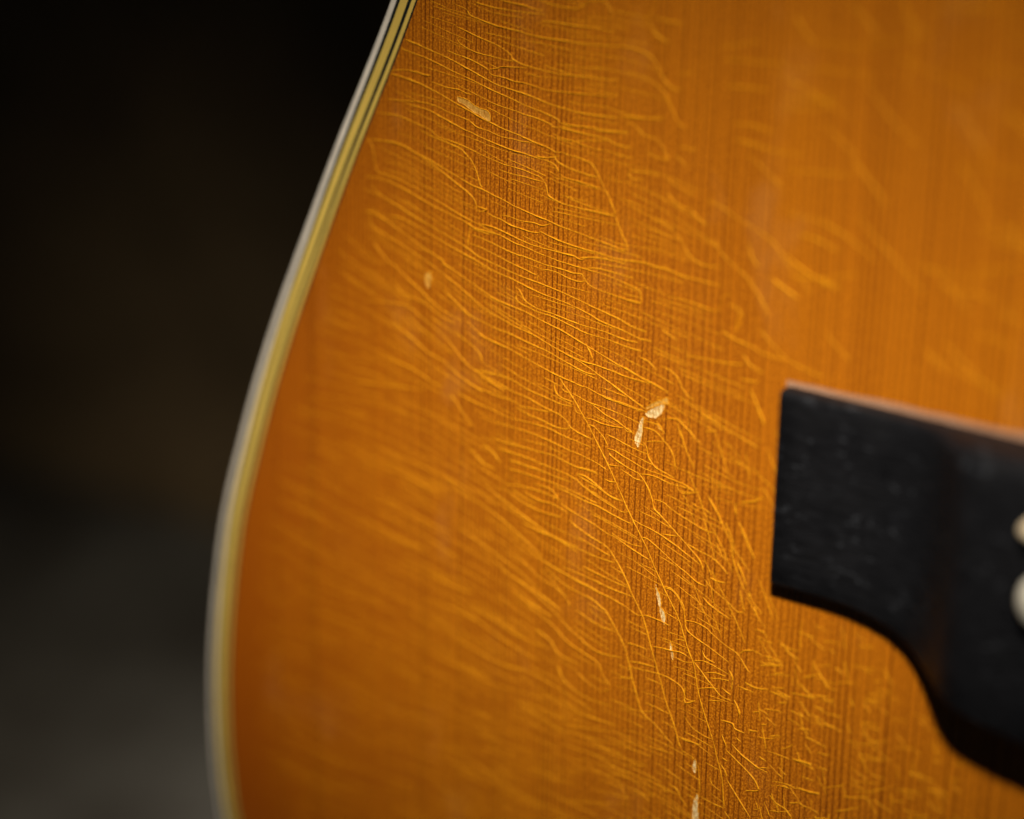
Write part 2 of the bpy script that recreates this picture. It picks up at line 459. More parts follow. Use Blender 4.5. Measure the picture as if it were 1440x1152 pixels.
# ------------------------------------------------------------------ lacquer checking
# each check is a lip of lifted lacquer standing a few hundredths of a millimetre proud;
# coordinates are millimetres on the soundboard (x across the grain, z along it)
CRACKS = """-123.24,59.91 -122.19,59.70 -120.29,59.50 -117.58,59.39 -114.48,59.41 -113.66,59.43 -111.01,59.48;
-118.85,60.64 -116.77,60.46 -114.51,60.34 -113.06,60.06 -111.33,60.02;
-112.28,61.37 -110.04,61.05 -108.02,60.87 -106.02,60.86 -105.03,61.13 -103.87,62.06 -102.70,62.35 -101.13,62.44 -100.32,61.74 -99.70,60.78;
-99.52,61.19 -96.80,61.19 -94.10,61.02 -93.19,62.23 -92.49,63.56;-94.10,61.02 -93.28,59.85 -92.28,58.71 -90.35,58.15;
-93.15,61.29 -91.05,60.98 -88.40,60.90;
-124.60,58.51 -124.27,58.05 -123.42,57.74 -121.30,57.32 -119.20,56.98 -117.11,56.82 -115.03,56.65 -114.21,56.50 -112.15,56.34 -110.52,56.29 -107.48,56.33 -105.28,56.27 -102.49,56.37 -99.54,56.53 -97.60,56.72 -95.65,56.64 -94.10,56.27 -92.92,55.63 -91.91,54.48 -91.29,53.45 -90.10,52.33 -88.37,52.00;
-111.60,58.52 -109.97,58.63 -107.55,58.59 -104.55,58.61 -102.57,58.69 -100.60,58.60 -99.03,58.54;
-126.59,56.04 -124.87,55.65 -122.95,55.13 -121.25,54.75 -119.14,54.26 -117.67,53.70 -116.72,53.15 -116.39,52.69 -114.93,52.22 -113.48,51.99 -111.83,51.87 -110.19,51.75 -107.95,51.62 -105.14,51.82 -102.74,51.81 -100.36,51.87 -98.30,52.03;
-125.93,54.69 -126.35,54.31 -125.92,53.77 -124.84,53.32 -123.34,52.91 -122.06,52.74 -119.53,52.55 -117.43,52.40 -116.39,52.45;
-120.97,50.62 -119.50,50.97 -118.24,51.38 -116.58,51.59 -114.09,51.74;
-120.64,50.33 -119.90,50.00 -118.00,49.91 -115.91,49.60 -114.45,49.63 -112.80,49.43 -110.94,49.18 -108.29,49.20 -105.06,49.38 -102.26,49.59 -100.09,49.72 -98.32,49.88;
-128.27,52.48 -126.54,52.10 -124.39,51.78 -122.25,51.21 -120.76,50.65;
-135.93,53.07 -134.16,52.78 -131.96,52.28 -129.77,51.79 -127.60,51.29 -125.44,50.64 -123.29,49.99 -121.58,49.45 -119.67,48.86 -117.98,48.58 -116.09,48.33 -114.42,48.14 -112.34,47.75 -109.86,47.26 -107.20,46.96 -104.97,46.77 -102.57,46.77 -100.18,46.86 -98.21,46.89;
-98.22,47.13 -96.26,47.40 -93.35,47.57 -91.43,47.75 -90.68,48.18;
-136.81,51.77 -135.03,51.39 -132.83,51.07 -130.63,50.58 -128.45,50.00 -126.28,49.43 -124.13,48.95 -121.99,48.39 -119.86,47.83 -117.95,47.41 -116.06,47.00 -114.38,46.56 -112.30,46.18 -110.23,45.80 -108.58,45.36 -107.96,44.87;
-120.89,46.26 -119.40,45.96 -117.29,45.66 -115.61,45.47 -114.35,45.23 -112.27,45.01 -109.99,44.58 -108.96,44.15 -107.54,44.43 -105.72,44.66;
-107.96,44.87 -106.94,44.85 -104.92,44.88 -102.51,44.98 -100.11,44.99 -96.57,45.25;-107.53,44.35 -106.11,44.14 -104.08,44.01 -102.07,43.89;
-138.80,48.17 -136.35,48.66 -134.13,48.68 -132.36,48.48 -131.05,48.48;
-138.80,47.83 -137.23,47.68 -135.23,47.43 -133.01,47.03 -130.81,46.46 -128.62,45.82 -126.44,45.09 -124.27,44.45 -122.12,43.73 -119.98,43.18 -117.85,42.63 -116.16,42.34 -114.27,41.97 -112.18,41.51 -110.11,41.15 -109.07,40.80 -108.75,40.59;
-131.04,47.63 -129.73,47.38 -127.55,47.15 -126.04,47.18 -124.74,46.84 -123.67,46.73;
-139.46,44.02 -136.77,44.12 -134.10,44.39 -131.89,44.43 -129.91,44.19 -127.94,43.69 -125.77,43.31 -124.03,42.95 -122.52,42.23 -120.59,41.99 -118.46,41.53 -116.14,41.44 -114.47,41.35 -112.80,41.42;
-135.87,43.89 -133.65,43.68 -131.44,43.46 -129.24,42.82 -127.05,42.19 -124.88,41.55 -123.58,41.31 -121.43,40.77 -118.86,40.29 -116.74,39.92 -114.22,39.70 -112.13,39.42 -110.05,39.23 -108.81,38.91 -108.28,38.40 -108.06,38.02;
-141.27,41.76 -137.88,41.88 -135.86,41.64 -133.63,41.17 -131.41,40.71 -129.64,39.84 -127.67,39.61 -125.93,39.34 -123.97,38.94 -121.81,38.41 -119.67,37.96 -117.54,37.59 -114.58,37.36 -112.48,37.00 -111.23,36.77 -110.59,36.28;
-110.59,36.28 -110.16,35.67 -109.93,34.86 -109.71,34.39 -108.67,33.96 -107.22,33.61 -105.37,33.48 -103.33,33.39 -101.31,33.38 -99.70,33.31 -98.49,33.26;
-98.30,33.37 -98.43,34.19 -98.96,34.93 -99.39,35.86 -100.23,36.89 -101.07,38.25 -101.92,39.45 -102.54,40.02 -103.56,40.28 -104.78,40.52 -106.40,40.61 -107.43,40.79 -108.65,40.69;
-132.96,40.32 -130.96,39.74 -128.76,39.36 -127.01,39.01 -125.48,38.64 -124.39,37.94 -123.51,37.21 -122.85,36.28 -122.40,35.31 -122.06,34.33 -121.62,33.71;
-118.58,36.75 -116.88,36.50 -115.19,36.42 -114.14,36.41 -112.05,36.23 -110.80,36.17;-112.13,39.67 -110.89,39.61 -109.45,39.82 -108.03,40.20;
-108.84,40.08 -108.41,39.47 -107.17,38.99 -105.53,38.65 -103.49,38.38 -101.48,38.28;
-107.95,37.78 -106.92,37.35 -105.08,37.22 -103.05,37.03 -100.62,36.75;
-109.14,43.29 -108.31,42.91 -107.08,42.75 -105.66,42.71 -104.03,42.37 -102.01,42.09 -100.01,42.13 -98.02,41.93 -95.65,41.71;
-107.94,44.21 -106.10,44.05 -104.08,44.01 -102.07,43.89 -100.07,43.77 -98.47,43.26 -95.90,43.15;-105.86,42.60 -103.65,43.08 -101.25,43.35 -99.48,43.77;
-102.10,44.71 -99.12,44.89 -96.56,45.09;
-95.04,46.04 -94.03,45.21 -92.08,45.00 -91.09,44.34 -90.27,43.16 -89.85,42.50 -91.39,42.43 -92.56,42.66 -93.36,43.03;
-91.10,40.04 -93.04,40.15 -94.80,40.04 -95.98,40.03 -96.25,39.49 -95.54,38.94 -93.78,39.05;
-133.59,36.83 -131.81,36.40 -129.60,35.69 -127.39,34.98 -125.20,34.28 -123.02,33.66 -121.62,33.45 -119.78,32.97 -117.64,32.45 -115.72,31.90 -114.02,31.57 -111.92,31.15 -109.82,30.81 -107.32,30.29 -104.44,29.92 -101.58,29.47 -99.15,29.13 -97.13,28.80 -95.94,28.93;
-95.94,28.93 -96.38,30.02 -97.01,30.92 -97.87,32.61 -98.30,33.37;-118.02,30.23 -116.53,30.22 -114.41,29.97 -112.31,30.06 -110.63,29.91 -109.40,30.37;
-120.59,30.16 -119.51,29.82 -118.01,29.55 -116.08,29.00 -114.38,28.85 -112.90,28.67 -111.44,28.75 -110.81,28.94 -109.14,28.53 -106.64,28.10 -103.56,27.78 -100.50,27.63 -97.88,27.33 -95.68,27.30;
-122.07,28.27 -119.91,28.28 -117.33,27.84 -114.34,27.14 -112.22,26.81 -109.71,26.64 -107.22,26.56 -105.15,26.49 -103.91,26.19 -102.70,26.66 -100.68,27.01 -98.47,26.98 -96.46,26.91;
-142.41,37.56 -139.67,37.78 -137.41,37.76 -135.16,37.30 -132.92,36.50 -130.70,35.61 -128.48,34.64 -126.28,33.59 -124.74,32.88 -123.43,32.13 -122.77,31.45 -122.54,30.80 -122.64,30.26;
-143.09,37.64 -142.18,36.71 -141.72,35.01 -141.49,33.63 -140.80,32.93 -138.97,32.77 -136.71,32.41 -134.45,31.88 -132.21,31.18 -129.98,30.48 -127.76,29.78 -125.56,29.09 -123.37,28.49 -122.06,28.18 -119.90,27.59 -117.74,27.17 -115.60,26.58 -113.90,26.35 -111.78,25.94 -109.68,25.61 -107.59,25.29 -105.52,25.14 -103.46,24.99 -101.42,24.85 -99.39,24.70 -96.96,24.29 -94.95,23.89 -93.94,23.65;
-143.55,31.89 -141.25,32.06 -138.52,31.78 -135.80,31.14 -133.10,30.33 -130.41,29.53 -128.20,29.01 -125.99,28.49 -124.24,28.08 -122.92,27.60 -120.75,27.44 -118.39,27.23;
-123.35,27.36 -121.83,27.26 -120.10,27.03;
-123.34,26.48 -121.16,26.15 -119.00,25.74 -116.85,25.24 -114.71,24.91 -114.18,24.92 -112.17,24.66 -110.06,24.34 -108.39,24.29 -106.73,24.16 -105.08,24.02 -103.64,24.11 -103.32,23.74 -102.90,23.30;
-102.90,23.30 -103.81,23.00 -105.04,23.00 -106.50,23.26 -107.96,23.60 -109.42,23.68 -110.46,23.58;
-123.75,25.10 -121.57,24.86 -119.40,24.36 -116.38,23.58 -114.25,23.17 -112.33,22.73 -111.38,22.55;-111.28,22.57 -111.36,21.78;
-122.54,30.80 -121.24,30.66 -120.60,30.51 -122.10,30.00;
-142.17,30.85 -141.25,29.93 -139.42,29.15 -136.69,28.34 -133.97,27.36 -131.28,26.57 -128.60,25.77 -126.38,25.09 -124.18,24.41 -122.20,23.52 -120.46,23.13 -118.73,22.77 -115.93,22.18 -113.37,21.77 -111.25,21.54 -109.14,21.23 -106.63,20.82 -104.14,20.33 -102.07,19.86 -99.61,19.38 -97.16,18.90 -95.13,18.27 -92.52,17.83;
-138.73,26.76 -136.68,26.74 -134.41,26.22 -131.71,25.43 -129.03,24.64 -126.37,23.86 -123.94,23.22 -122.19,22.74 -120.44,22.16 -118.71,21.72 -116.34,21.32 -114.19,20.83 -112.06,20.35 -109.95,19.95 -107.43,19.64 -104.93,19.24 -102.44,18.67 -100.37,18.03 -98.33,17.65 -95.89,17.27 -93.47,16.71 -91.68,16.72;
-143.56,26.69 -141.71,26.63 -139.41,25.93 -137.81,25.30 -135.08,24.15 -131.69,22.77 -128.55,21.71 -128.55,21.36 -126.32,20.51 -124.11,19.66 -121.90,18.82 -119.71,17.98 -118.41,17.61 -115.82,17.21 -113.25,16.81 -111.11,16.25 -108.99,15.78 -106.89,15.32 -104.79,14.68 -102.91,14.09 -101.03,13.51 -98.97,12.88 -97.12,12.30 -95.28,11.90 -93.25,11.28 -91.43,10.79 -89.21,10.14;
-142.63,26.48 -142.17,24.76 -139.63,23.74 -136.66,22.81 -133.93,21.84 -131.22,20.89 -129.42,20.13 -127.19,19.11 -124.96,18.08 -122.97,17.03 -120.98,16.07 -118.79,15.32 -116.19,14.58 -114.03,14.11 -111.89,13.73 -109.76,13.09 -107.64,12.46 -105.54,12.00 -103.03,11.54 -100.55,11.43 -98.09,11.15 -95.64,10.79 -93.62,10.60 -91.23,10.75;
-141.93,22.27 -140.31,20.74 -138.70,19.57 -137.78,19.37 -135.26,17.83 -132.98,16.62 -130.72,15.24 -128.46,14.22 -126.23,13.56 -124.89,13.28;
-105.15,26.49 -104.12,26.16 -103.72,26.48 -101.89,26.80 -99.87,26.90 -97.86,26.91 -95.86,26.93;
-103.26,25.03 -101.24,25.39 -99.01,25.36 -96.59,25.20 -94.80,25.10;
-102.90,23.30 -102.17,22.75 -100.52,22.37 -98.49,22.15 -96.47,21.92 -93.67,21.77 -93.51,22.64 -93.95,23.74;
-100.09,27.37 -97.88,27.33 -95.29,27.45 -92.92,27.61 -91.14,27.34 -89.19,27.60;
-115.35,20.10 -114.60,19.89 -114.05,19.20 -113.50,18.51 -112.43,18.02 -110.73,17.63 -109.04,17.52 -107.36,17.31 -105.27,17.01 -103.61,16.81 -101.55,16.69 -99.51,16.57 -97.47,16.28 -95.44,16.07 -93.84,16.13;
-115.11,19.01 -114.99,18.33 -114.12,17.87 -112.63,17.54 -111.14,17.21 -109.03,17.08 -106.93,16.70 -104.83,16.23 -102.75,15.77 -100.70,15.65 -98.66,15.53 -96.62,15.24 -94.60,15.04 -93.00,15.01;
-102.49,13.91 -101.85,13.17 -101.40,12.22;
-107.64,12.46 -105.95,12.01 -103.86,11.47 -101.76,10.75 -100.10,10.05 -98.02,9.26 -95.54,8.21 -93.90,7.52 -92.06,6.78;
-128.50,17.26 -126.71,16.34 -124.92,15.24 -123.14,14.32 -120.94,13.85 -118.32,13.29 -116.16,13.08 -113.57,12.53 -111.43,12.15 -109.30,11.78 -107.18,11.15 -105.08,10.61 -103.40,10.16 -101.74,9.97 -100.71,10.10;
-124.23,13.49 -122.68,12.63 -120.90,11.72 -118.71,11.25 -116.11,10.79 -113.51,10.06 -110.93,9.42 -108.80,8.88 -107.32,8.57 -105.42,8.26 -103.33,7.90 -102.08,7.81 -100.41,7.37 -98.76,7.01 -96.91,6.79 -94.67,6.57 -92.84,6.27;
-107.32,8.57 -106.23,7.38 -105.15,6.37 -104.07,5.19 -102.99,3.83 -101.90,2.47 -100.81,0.94 -99.73,-0.58 -98.42,-2.42 -97.33,-4.12 -96.45,-5.52 -95.58,-6.91 -94.92,-8.00 -93.83,-9.70 -92.75,-11.22 -91.67,-12.74 -90.58,-14.44 -89.70,-16.01 -88.61,-17.70 -87.74,-19.09 -86.66,-20.61 -85.80,-21.82 -85.14,-22.99 -84.47,-24.43 -83.79,-26.15 -82.95,-27.82 -82.46,-28.76 -82.10,-30.02 -81.71,-31.83 -81.00,-34.08 -79.97,-36.53 -79.12,-38.47 -78.63,-39.43;
-138.00,16.80 -136.16,15.50 -133.88,15.01 -132.06,14.63 -129.80,13.60 -128.00,13.04 -126.21,12.66;
-143.56,13.04 -140.76,13.28 -137.76,13.57 -135.01,13.53 -132.72,12.51 -130.23,11.35 -127.97,10.16 -126.16,8.71 -124.36,7.26 -122.57,6.35 -119.92,5.63 -117.72,5.18 -115.54,4.56;
-126.20,11.59 -124.41,10.49 -122.63,9.77 -121.51,8.91 -121.06,7.92;-135.23,12.22 -132.94,10.83 -130.66,9.82 -128.40,8.81 -126.59,7.90;
-138.44,10.88 -135.67,9.58 -133.37,8.38 -131.09,7.18 -128.60,6.59 -126.79,5.68 -124.76,4.63 -122.09,3.73 -120.75,3.29;
-141.21,4.98 -137.72,4.57 -135.18,4.34 -132.42,3.61 -130.59,2.89 -128.32,2.44;-145.94,-0.28 -141.21,0.32 -136.54,0.73 -131.94,1.32;
-121.48,6.75 -119.06,6.53 -115.57,6.16;-121.46,5.85 -118.81,4.96 -116.83,4.29;
-122.35,6.40 -119.93,6.35 -116.88,6.43 -114.70,5.98 -112.54,5.36 -110.39,5.01 -108.26,4.66 -106.36,4.44 -104.68,4.53;
-121.45,5.49 -119.04,5.45 -116.84,4.82 -114.67,4.38 -112.51,4.12 -110.35,3.50 -108.43,3.11 -106.94,2.80 -105.66,2.19 -104.90,1.38 -103.52,0.88 -101.00,0.37;
-122.97,3.91 -120.32,3.56 -117.68,3.21 -115.07,3.04 -113.76,2.60 -112.04,2.69 -109.48,2.79 -108.42,2.93;
-114.62,2.23 -112.45,1.62 -109.87,1.28 -107.73,0.85 -106.04,0.86 -104.89,1.29;
-125.85,2.22 -122.49,1.47 -118.95,0.95 -116.32,0.43 -113.71,0.45 -111.13,0.47 -108.56,0.31 -106.01,-0.20 -103.47,-0.53 -100.96,-0.86;
-121.57,-0.53 -118.92,-0.86 -115.85,-0.92 -112.81,-0.98 -110.23,-1.22 -107.66,-1.64 -105.53,-2.06 -103.00,-2.39 -100.06,-2.97 -98.38,-3.56;
-119.31,-3.32 -116.23,-3.55 -113.62,-3.51 -110.60,-3.56 -108.03,-3.52 -105.90,-3.94 -103.77,-4.35 -102.31,-4.29 -100.01,-4.38;
-118.40,-4.77 -115.33,-4.81 -112.72,-4.95 -110.12,-5.26 -107.55,-5.58 -104.99,-5.89 -103.29,-6.40;
-115.74,-6.00 -112.69,-6.21 -110.10,-6.35 -107.52,-6.66 -104.54,-6.87;
-116.15,-7.37 -113.09,-7.40 -110.06,-7.61 -107.06,-7.82 -104.08,-8.20 -101.53,-8.68 -99.85,-9.00;
-116.53,-10.03 -113.91,-9.60 -111.31,-9.54 -108.72,-9.66 -106.14,-10.14;-115.20,-10.46 -113.00,-11.22 -110.82,-11.62;
-107.92,7.39 -107.78,6.35 -106.81,5.50 -104.49,5.19;-106.85,6.99 -106.00,6.46 -104.95,6.50;-104.36,4.42 -103.82,3.83 -102.99,3.74;
-120.83,-4.94 -118.83,-5.41 -117.93,-6.13;-123.71,-5.96 -121.46,-6.93 -120.11,-7.91;-126.96,1.80 -125.60,0.44 -124.01,-1.23 -122.43,-2.36;
-103.53,-5.55 -102.04,-5.93 -99.94,-6.51;-103.29,-6.40 -102.00,-7.17 -99.90,-7.58;
-104.74,6.46 -102.85,5.98 -100.76,5.36 -98.88,4.54 -97.01,4.06 -95.36,3.37 -93.91,2.73;
-102.43,5.80 -100.35,5.63 -97.88,5.37 -95.83,5.11 -93.79,4.68 -92.57,4.42;-100.00,7.36 -97.94,7.01 -95.49,6.83 -93.46,6.57 -91.85,6.40;
-92.35,4.12 -90.54,3.99 -89.52,3.44 -88.69,2.75 -87.87,2.07 -87.23,1.17 -86.88,0.04 -86.84,-1.00;-92.19,5.11 -90.59,5.02 -89.78,4.94 -89.57,4.47;
-92.07,2.09 -90.68,2.40 -88.90,2.80;-92.47,1.92 -91.74,1.38 -91.50,0.39 -90.95,-0.54 -89.92,-1.35 -88.30,-1.77 -86.89,-2.14;
-98.57,1.70 -96.91,1.37 -95.27,0.94 -93.22,0.52 -91.60,0.36;-102.55,3.31 -101.10,3.35 -99.44,3.10 -97.39,3.11 -95.76,3.29;
-101.90,2.47 -100.86,2.35 -99.81,1.70 -98.96,1.00 -98.41,0.06;
-98.49,-0.40 -97.26,-0.39 -95.60,-0.89 -93.54,-1.48 -91.50,-1.98 -89.48,-2.13 -87.07,-2.45 -85.08,-2.68 -83.46,-3.43 -85.41,-4.06 -86.12,-3.62 -86.46,-2.83;
-98.06,-0.92 -97.64,-1.35 -95.97,-2.04 -94.32,-2.54 -92.88,-2.91 -92.04,-3.60 -91.19,-4.64 -90.63,-5.91;
-96.14,-2.87 -94.69,-3.33 -93.45,-3.75 -92.34,-3.76;-93.08,-2.96 -91.47,-2.68 -89.86,-2.66 -88.24,-2.98 -86.84,-3.18;
-98.20,-2.72 -97.18,-2.67 -96.16,-2.52;-98.74,-4.98 -97.70,-5.18 -96.89,-4.99;
-103.53,-5.37 -102.06,-5.39 -100.58,-5.94 -99.10,-6.67 -97.42,-7.35 -95.56,-7.53;-103.51,-6.18 -102.86,-6.75 -101.16,-7.34 -99.05,-8.00 -96.96,-8.67;
-103.56,-4.48 -101.68,-4.41 -99.79,-4.60;-101.61,-6.54 -100.13,-6.83;-95.56,3.33 -95.14,2.90 -94.12,2.95;-95.36,3.37 -94.54,3.20 -94.22,2.84;
-89.62,5.84 -87.08,6.48 -85.87,5.96 -84.66,5.20 -83.64,4.39 -82.63,3.59;-98.10,11.32 -96.05,10.88 -94.03,10.77 -91.62,10.67;
-95.68,11.82 -93.04,11.23 -90.83,10.75 -88.42,10.05;-90.21,5.54 -89.57,4.64 -88.75,3.95;-86.85,5.92 -85.76,3.58;-86.23,5.20 -85.11,2.34 -83.63,0.09;
-93.36,14.09 -91.95,13.77 -90.93,13.12 -90.51,12.69;-89.76,13.53 -88.16,13.17 -86.95,12.40 -86.10,11.04 -84.88,10.02 -84.10,9.93;
-93.04,11.15 -91.23,10.84 -89.22,10.22 -88.51,9.86;-85.93,15.74 -83.61,15.95 -81.30,16.00 -79.02,16.12 -76.57,16.37;
-83.04,8.12 -81.27,7.56 -79.31,7.05 -77.37,6.46 -75.43,5.87 -73.50,5.29;
-80.19,20.47 -78.83,19.90 -76.92,19.45 -75.21,19.12 -73.69,18.60 -72.01,18.44 -69.97,18.36;-77.33,23.49 -77.81,21.92 -77.92,20.41;
-76.65,17.84 -75.45,16.59 -73.35,15.86;-75.27,13.30 -74.23,11.51 -73.39,10.02 -72.75,8.65;-89.79,18.78 -88.78,18.30 -87.19,17.69;
-93.52,18.06 -92.32,17.96;-93.47,16.80 -91.48,16.68;-82.15,5.75 -80.42,6.13;-79.40,4.99 -77.83,4.32;-76.83,14.31 -74.01,14.39;
-92.59,33.83 -90.63,33.64 -88.90,32.90 -87.40,31.92 -86.37,30.45 -85.12,29.43 -83.19,28.95 -80.59,29.21;
-90.17,39.85 -88.45,39.10 -86.99,38.62 -85.31,38.28;-89.85,38.07 -88.84,37.01 -87.12,36.26 -85.94,36.45;-85.93,36.25 -84.93,35.40 -83.35,34.64;
-83.64,38.04 -81.25,37.41 -78.86,36.39 -76.49,35.58 -74.37,34.73 -72.47,33.65 -70.78,31.94 -69.08,30.24 -67.65,29.09 -66.68,27.87;
-81.95,32.64 -80.93,31.19 -78.98,29.90 -77.05,28.82 -75.58,27.45 -74.34,26.05 -73.33,24.61 -73.05,23.65;-76.59,33.15 -76.03,31.43 -74.81,30.23;
-96.28,27.48 -93.81,27.60 -91.34,27.41 -88.89,27.22 -86.44,26.83 -83.56,26.73 -80.46,26.57;
-89.21,23.62 -86.29,23.53 -83.87,23.26 -80.99,23.07 -80.15,25.18 -79.00,25.71;-79.16,24.34 -77.96,23.95 -76.98,23.11 -77.81,21.09;
-72.90,29.15 -70.54,27.97 -68.66,27.10;-96.15,23.93 -94.65,23.88 -93.63,23.33 -93.61,22.70;-96.07,21.93 -93.57,21.87;-65.45,29.89 -62.53,29.43;
-70.81,32.54 -66.61,30.48 -62.55,29.82;-68.74,35.68 -66.03,35.35 -62.85,34.31;
-97.28,53.38 -95.81,53.27 -93.86,52.92 -92.15,52.24 -90.66,51.14 -89.64,49.48 -88.36,47.66 -86.90,46.87;-93.18,59.75 -92.19,58.88 -90.73,58.17;
-97.03,47.05 -93.64,47.53 -90.77,48.03;-97.01,46.45 -95.53,46.25 -94.03,45.25;-88.87,43.17 -87.65,42.54 -86.66,41.69;
-82.33,58.50 -79.60,59.13 -76.48,60.08;-81.79,57.02 -76.32,57.31 -71.85,57.49;-81.61,53.53 -78.40,53.75 -74.77,53.84;
-79.98,48.84 -76.77,48.90 -73.55,48.38;-79.41,46.75 -76.17,46.43 -73.42,46.05 -68.93,46.13;-71.14,64.04 -69.93,62.29 -67.85,60.65;
-88.66,54.18 -85.86,54.74;-72.50,53.38 -65.00,53.62;-88.22,44.47 -85.36,44.29;
-91.62,-4.03 -90.97,-4.94 -90.42,-6.22 -90.06,-7.37 -89.02,-8.09 -87.99,-8.81 -86.33,-10.00 -84.68,-11.18 -83.45,-12.10 -82.21,-13.03 -81.57,-14.10 -81.54,-14.71;
-90.12,-6.06 -88.71,-6.08 -87.28,-6.70 -85.65,-7.36 -83.64,-7.93 -81.64,-8.49 -79.88,-8.58;
-94.03,-9.75 -92.38,-10.24 -90.33,-10.63 -88.29,-11.19 -86.25,-11.92 -84.21,-12.83 -82.18,-13.73;-88.70,-10.85 -87.50,-10.73 -86.11,-10.56;
-92.10,-12.22 -91.08,-12.15 -89.43,-12.90 -87.77,-13.82 -86.12,-14.73 -84.08,-15.63 -82.45,-16.46 -80.85,-16.75;
-84.28,-11.25 -82.27,-11.81 -80.28,-12.19 -78.67,-13.01 -77.45,-14.01;-79.88,-8.41 -78.83,-9.89 -77.98,-11.25 -76.70,-13.55;
-81.31,-3.36 -79.86,-5.09 -78.59,-7.04 -77.32,-8.99 -76.45,-10.87;-76.13,-5.92 -74.88,-7.69 -73.81,-9.68 -73.18,-10.73;
-81.43,-12.83 -80.59,-14.03 -80.15,-14.80;-81.19,-15.77 -80.06,-16.72 -78.44,-17.53 -76.83,-18.35 -75.62,-19.08 -74.47,-18.95;
-81.35,-18.48 -79.93,-19.35 -78.32,-19.99 -76.72,-20.53;-76.22,-11.51 -75.17,-13.16 -74.29,-15.03;-80.33,-15.20 -79.33,-15.47 -77.77,-15.41;
-75.41,-15.85 -74.94,-17.31 -74.47,-18.78;-83.98,-4.95 -82.78,-5.44 -81.59,-5.51 -80.59,-5.96;
-87.96,-18.61 -86.96,-18.53 -85.93,-18.97 -85.08,-19.83 -84.44,-20.73 -84.27,-22.30;-88.03,-3.19 -86.05,-3.08 -84.66,-3.10 -83.47,-3.34;
-86.02,-3.77 -84.04,-3.65 -82.69,-3.16;-85.40,-4.32 -84.58,-4.83;-73.86,-15.80 -73.44,-16.56;-72.99,-17.67 -72.35,-18.73;-76.83,-3.67 -76.57,-4.99;
-80.71,-7.56 -79.68,-8.53;-80.03,-1.67 -78.09,-1.65;-75.90,-3.11 -73.83,-2.44 -72.17,-1.53;-78.22,-6.61 -77.38,-7.96 -76.50,-9.83;
-100.78,-6.17 -99.09,-6.85 -97.21,-7.48 -95.55,-7.62;-103.07,-6.70 -101.15,-7.51 -99.04,-8.27 -96.95,-8.85 -95.49,-9.21 -94.48,-8.96;
-107.48,-8.10 -104.48,-8.66 -101.94,-9.14 -99.84,-9.36 -98.16,-9.76 -96.07,-10.25 -93.59,-10.71;
-106.56,-10.42 -104.41,-11.18 -102.28,-11.75 -100.16,-12.32 -98.04,-13.07 -96.37,-13.37 -94.28,-14.11 -92.20,-14.76 -90.55,-15.24;
-97.22,-12.86 -95.54,-13.35 -93.68,-13.69 -91.84,-13.59;
-104.78,-12.72 -102.64,-13.66 -100.50,-14.40 -98.39,-14.96 -97.33,-15.60 -96.24,-16.78 -95.16,-18.13 -94.05,-19.84 -93.38,-21.12 -92.73,-22.04 -91.86,-23.26 -91.19,-24.36 -90.51,-26.09 -89.81,-28.09 -88.77,-30.83 -87.72,-33.56 -86.68,-36.31 -85.33,-38.96 -84.45,-41.48 -84.01,-42.29;
-103.45,-14.77 -101.32,-15.33 -99.19,-15.89 -97.30,-16.32;-104.24,-16.61 -102.11,-16.81 -99.15,-17.15 -96.44,-17.19;
-102.03,-19.17 -99.49,-19.61 -96.96,-20.05 -94.03,-20.38;-105.84,-20.14 -102.84,-20.48 -99.87,-20.81 -97.75,-21.17 -95.24,-21.43 -92.95,-21.55;
-110.62,-19.51 -107.77,-20.64 -104.96,-21.21 -101.95,-21.90 -99.39,-22.34 -96.86,-22.77 -94.33,-23.38 -92.23,-24.09 -90.60,-23.74 -88.14,-23.94 -86.75,-24.24;
-108.84,-21.10 -105.34,-22.79 -102.32,-23.48 -100.19,-23.83 -98.47,-24.67 -97.72,-25.02 -95.74,-27.52 -94.42,-29.37 -93.72,-31.12 -92.83,-33.93 -91.96,-36.18 -90.92,-38.68 -88.37,-40.15 -86.77,-41.35 -85.34,-42.31;
-113.02,-10.31 -110.19,-10.92 -107.39,-10.99 -104.81,-11.82;-111.33,-8.63 -108.10,-8.79 -106.56,-10.24;-112.11,-12.11 -109.07,-12.67 -105.85,-12.62;
-113.13,-15.13 -110.07,-15.67 -107.25,-16.08 -104.66,-16.72 -102.94,-17.38;-115.05,-17.64 -112.38,-18.84 -109.30,-20.10 -106.26,-20.80;
-114.98,-20.42 -112.10,-21.56 -109.66,-22.98 -107.04,-23.60 -104.85,-24.70;-114.91,-23.97 -111.36,-24.92 -108.27,-25.98 -105.64,-27.15;
-114.85,-26.59 -110.41,-27.68 -107.33,-28.54;-109.42,-15.51 -105.96,-16.12 -102.97,-16.47;
-88.06,-18.77 -86.54,-18.78 -85.29,-19.79 -84.47,-21.19 -84.10,-22.71 -83.90,-23.74 -82.96,-24.56 -80.82,-25.32 -78.39,-26.26 -76.28,-27.15;
-84.10,-22.71 -82.45,-22.53 -80.64,-22.85 -79.72,-23.40 -77.29,-24.61 -75.19,-25.37 -73.64,-27.07 -73.02,-27.57;
-94.12,-28.88 -92.25,-28.77 -90.39,-28.94;-89.80,-28.23 -87.96,-27.99 -86.13,-27.89 -84.62,-27.74 -83.40,-28.08;-85.76,-26.01 -83.96,-25.78;
-85.64,-28.71 -84.26,-29.00 -82.46,-28.76;-82.47,-28.50 -81.22,-29.50 -79.96,-30.64 -78.72,-31.64 -77.48,-32.51 -75.99,-32.61;
-82.62,-28.54 -80.69,-27.99 -78.28,-28.39 -76.48,-28.83;-80.61,-29.74 -78.84,-29.23 -77.05,-29.26;-79.68,-30.29 -77.91,-29.91 -76.43,-29.76;
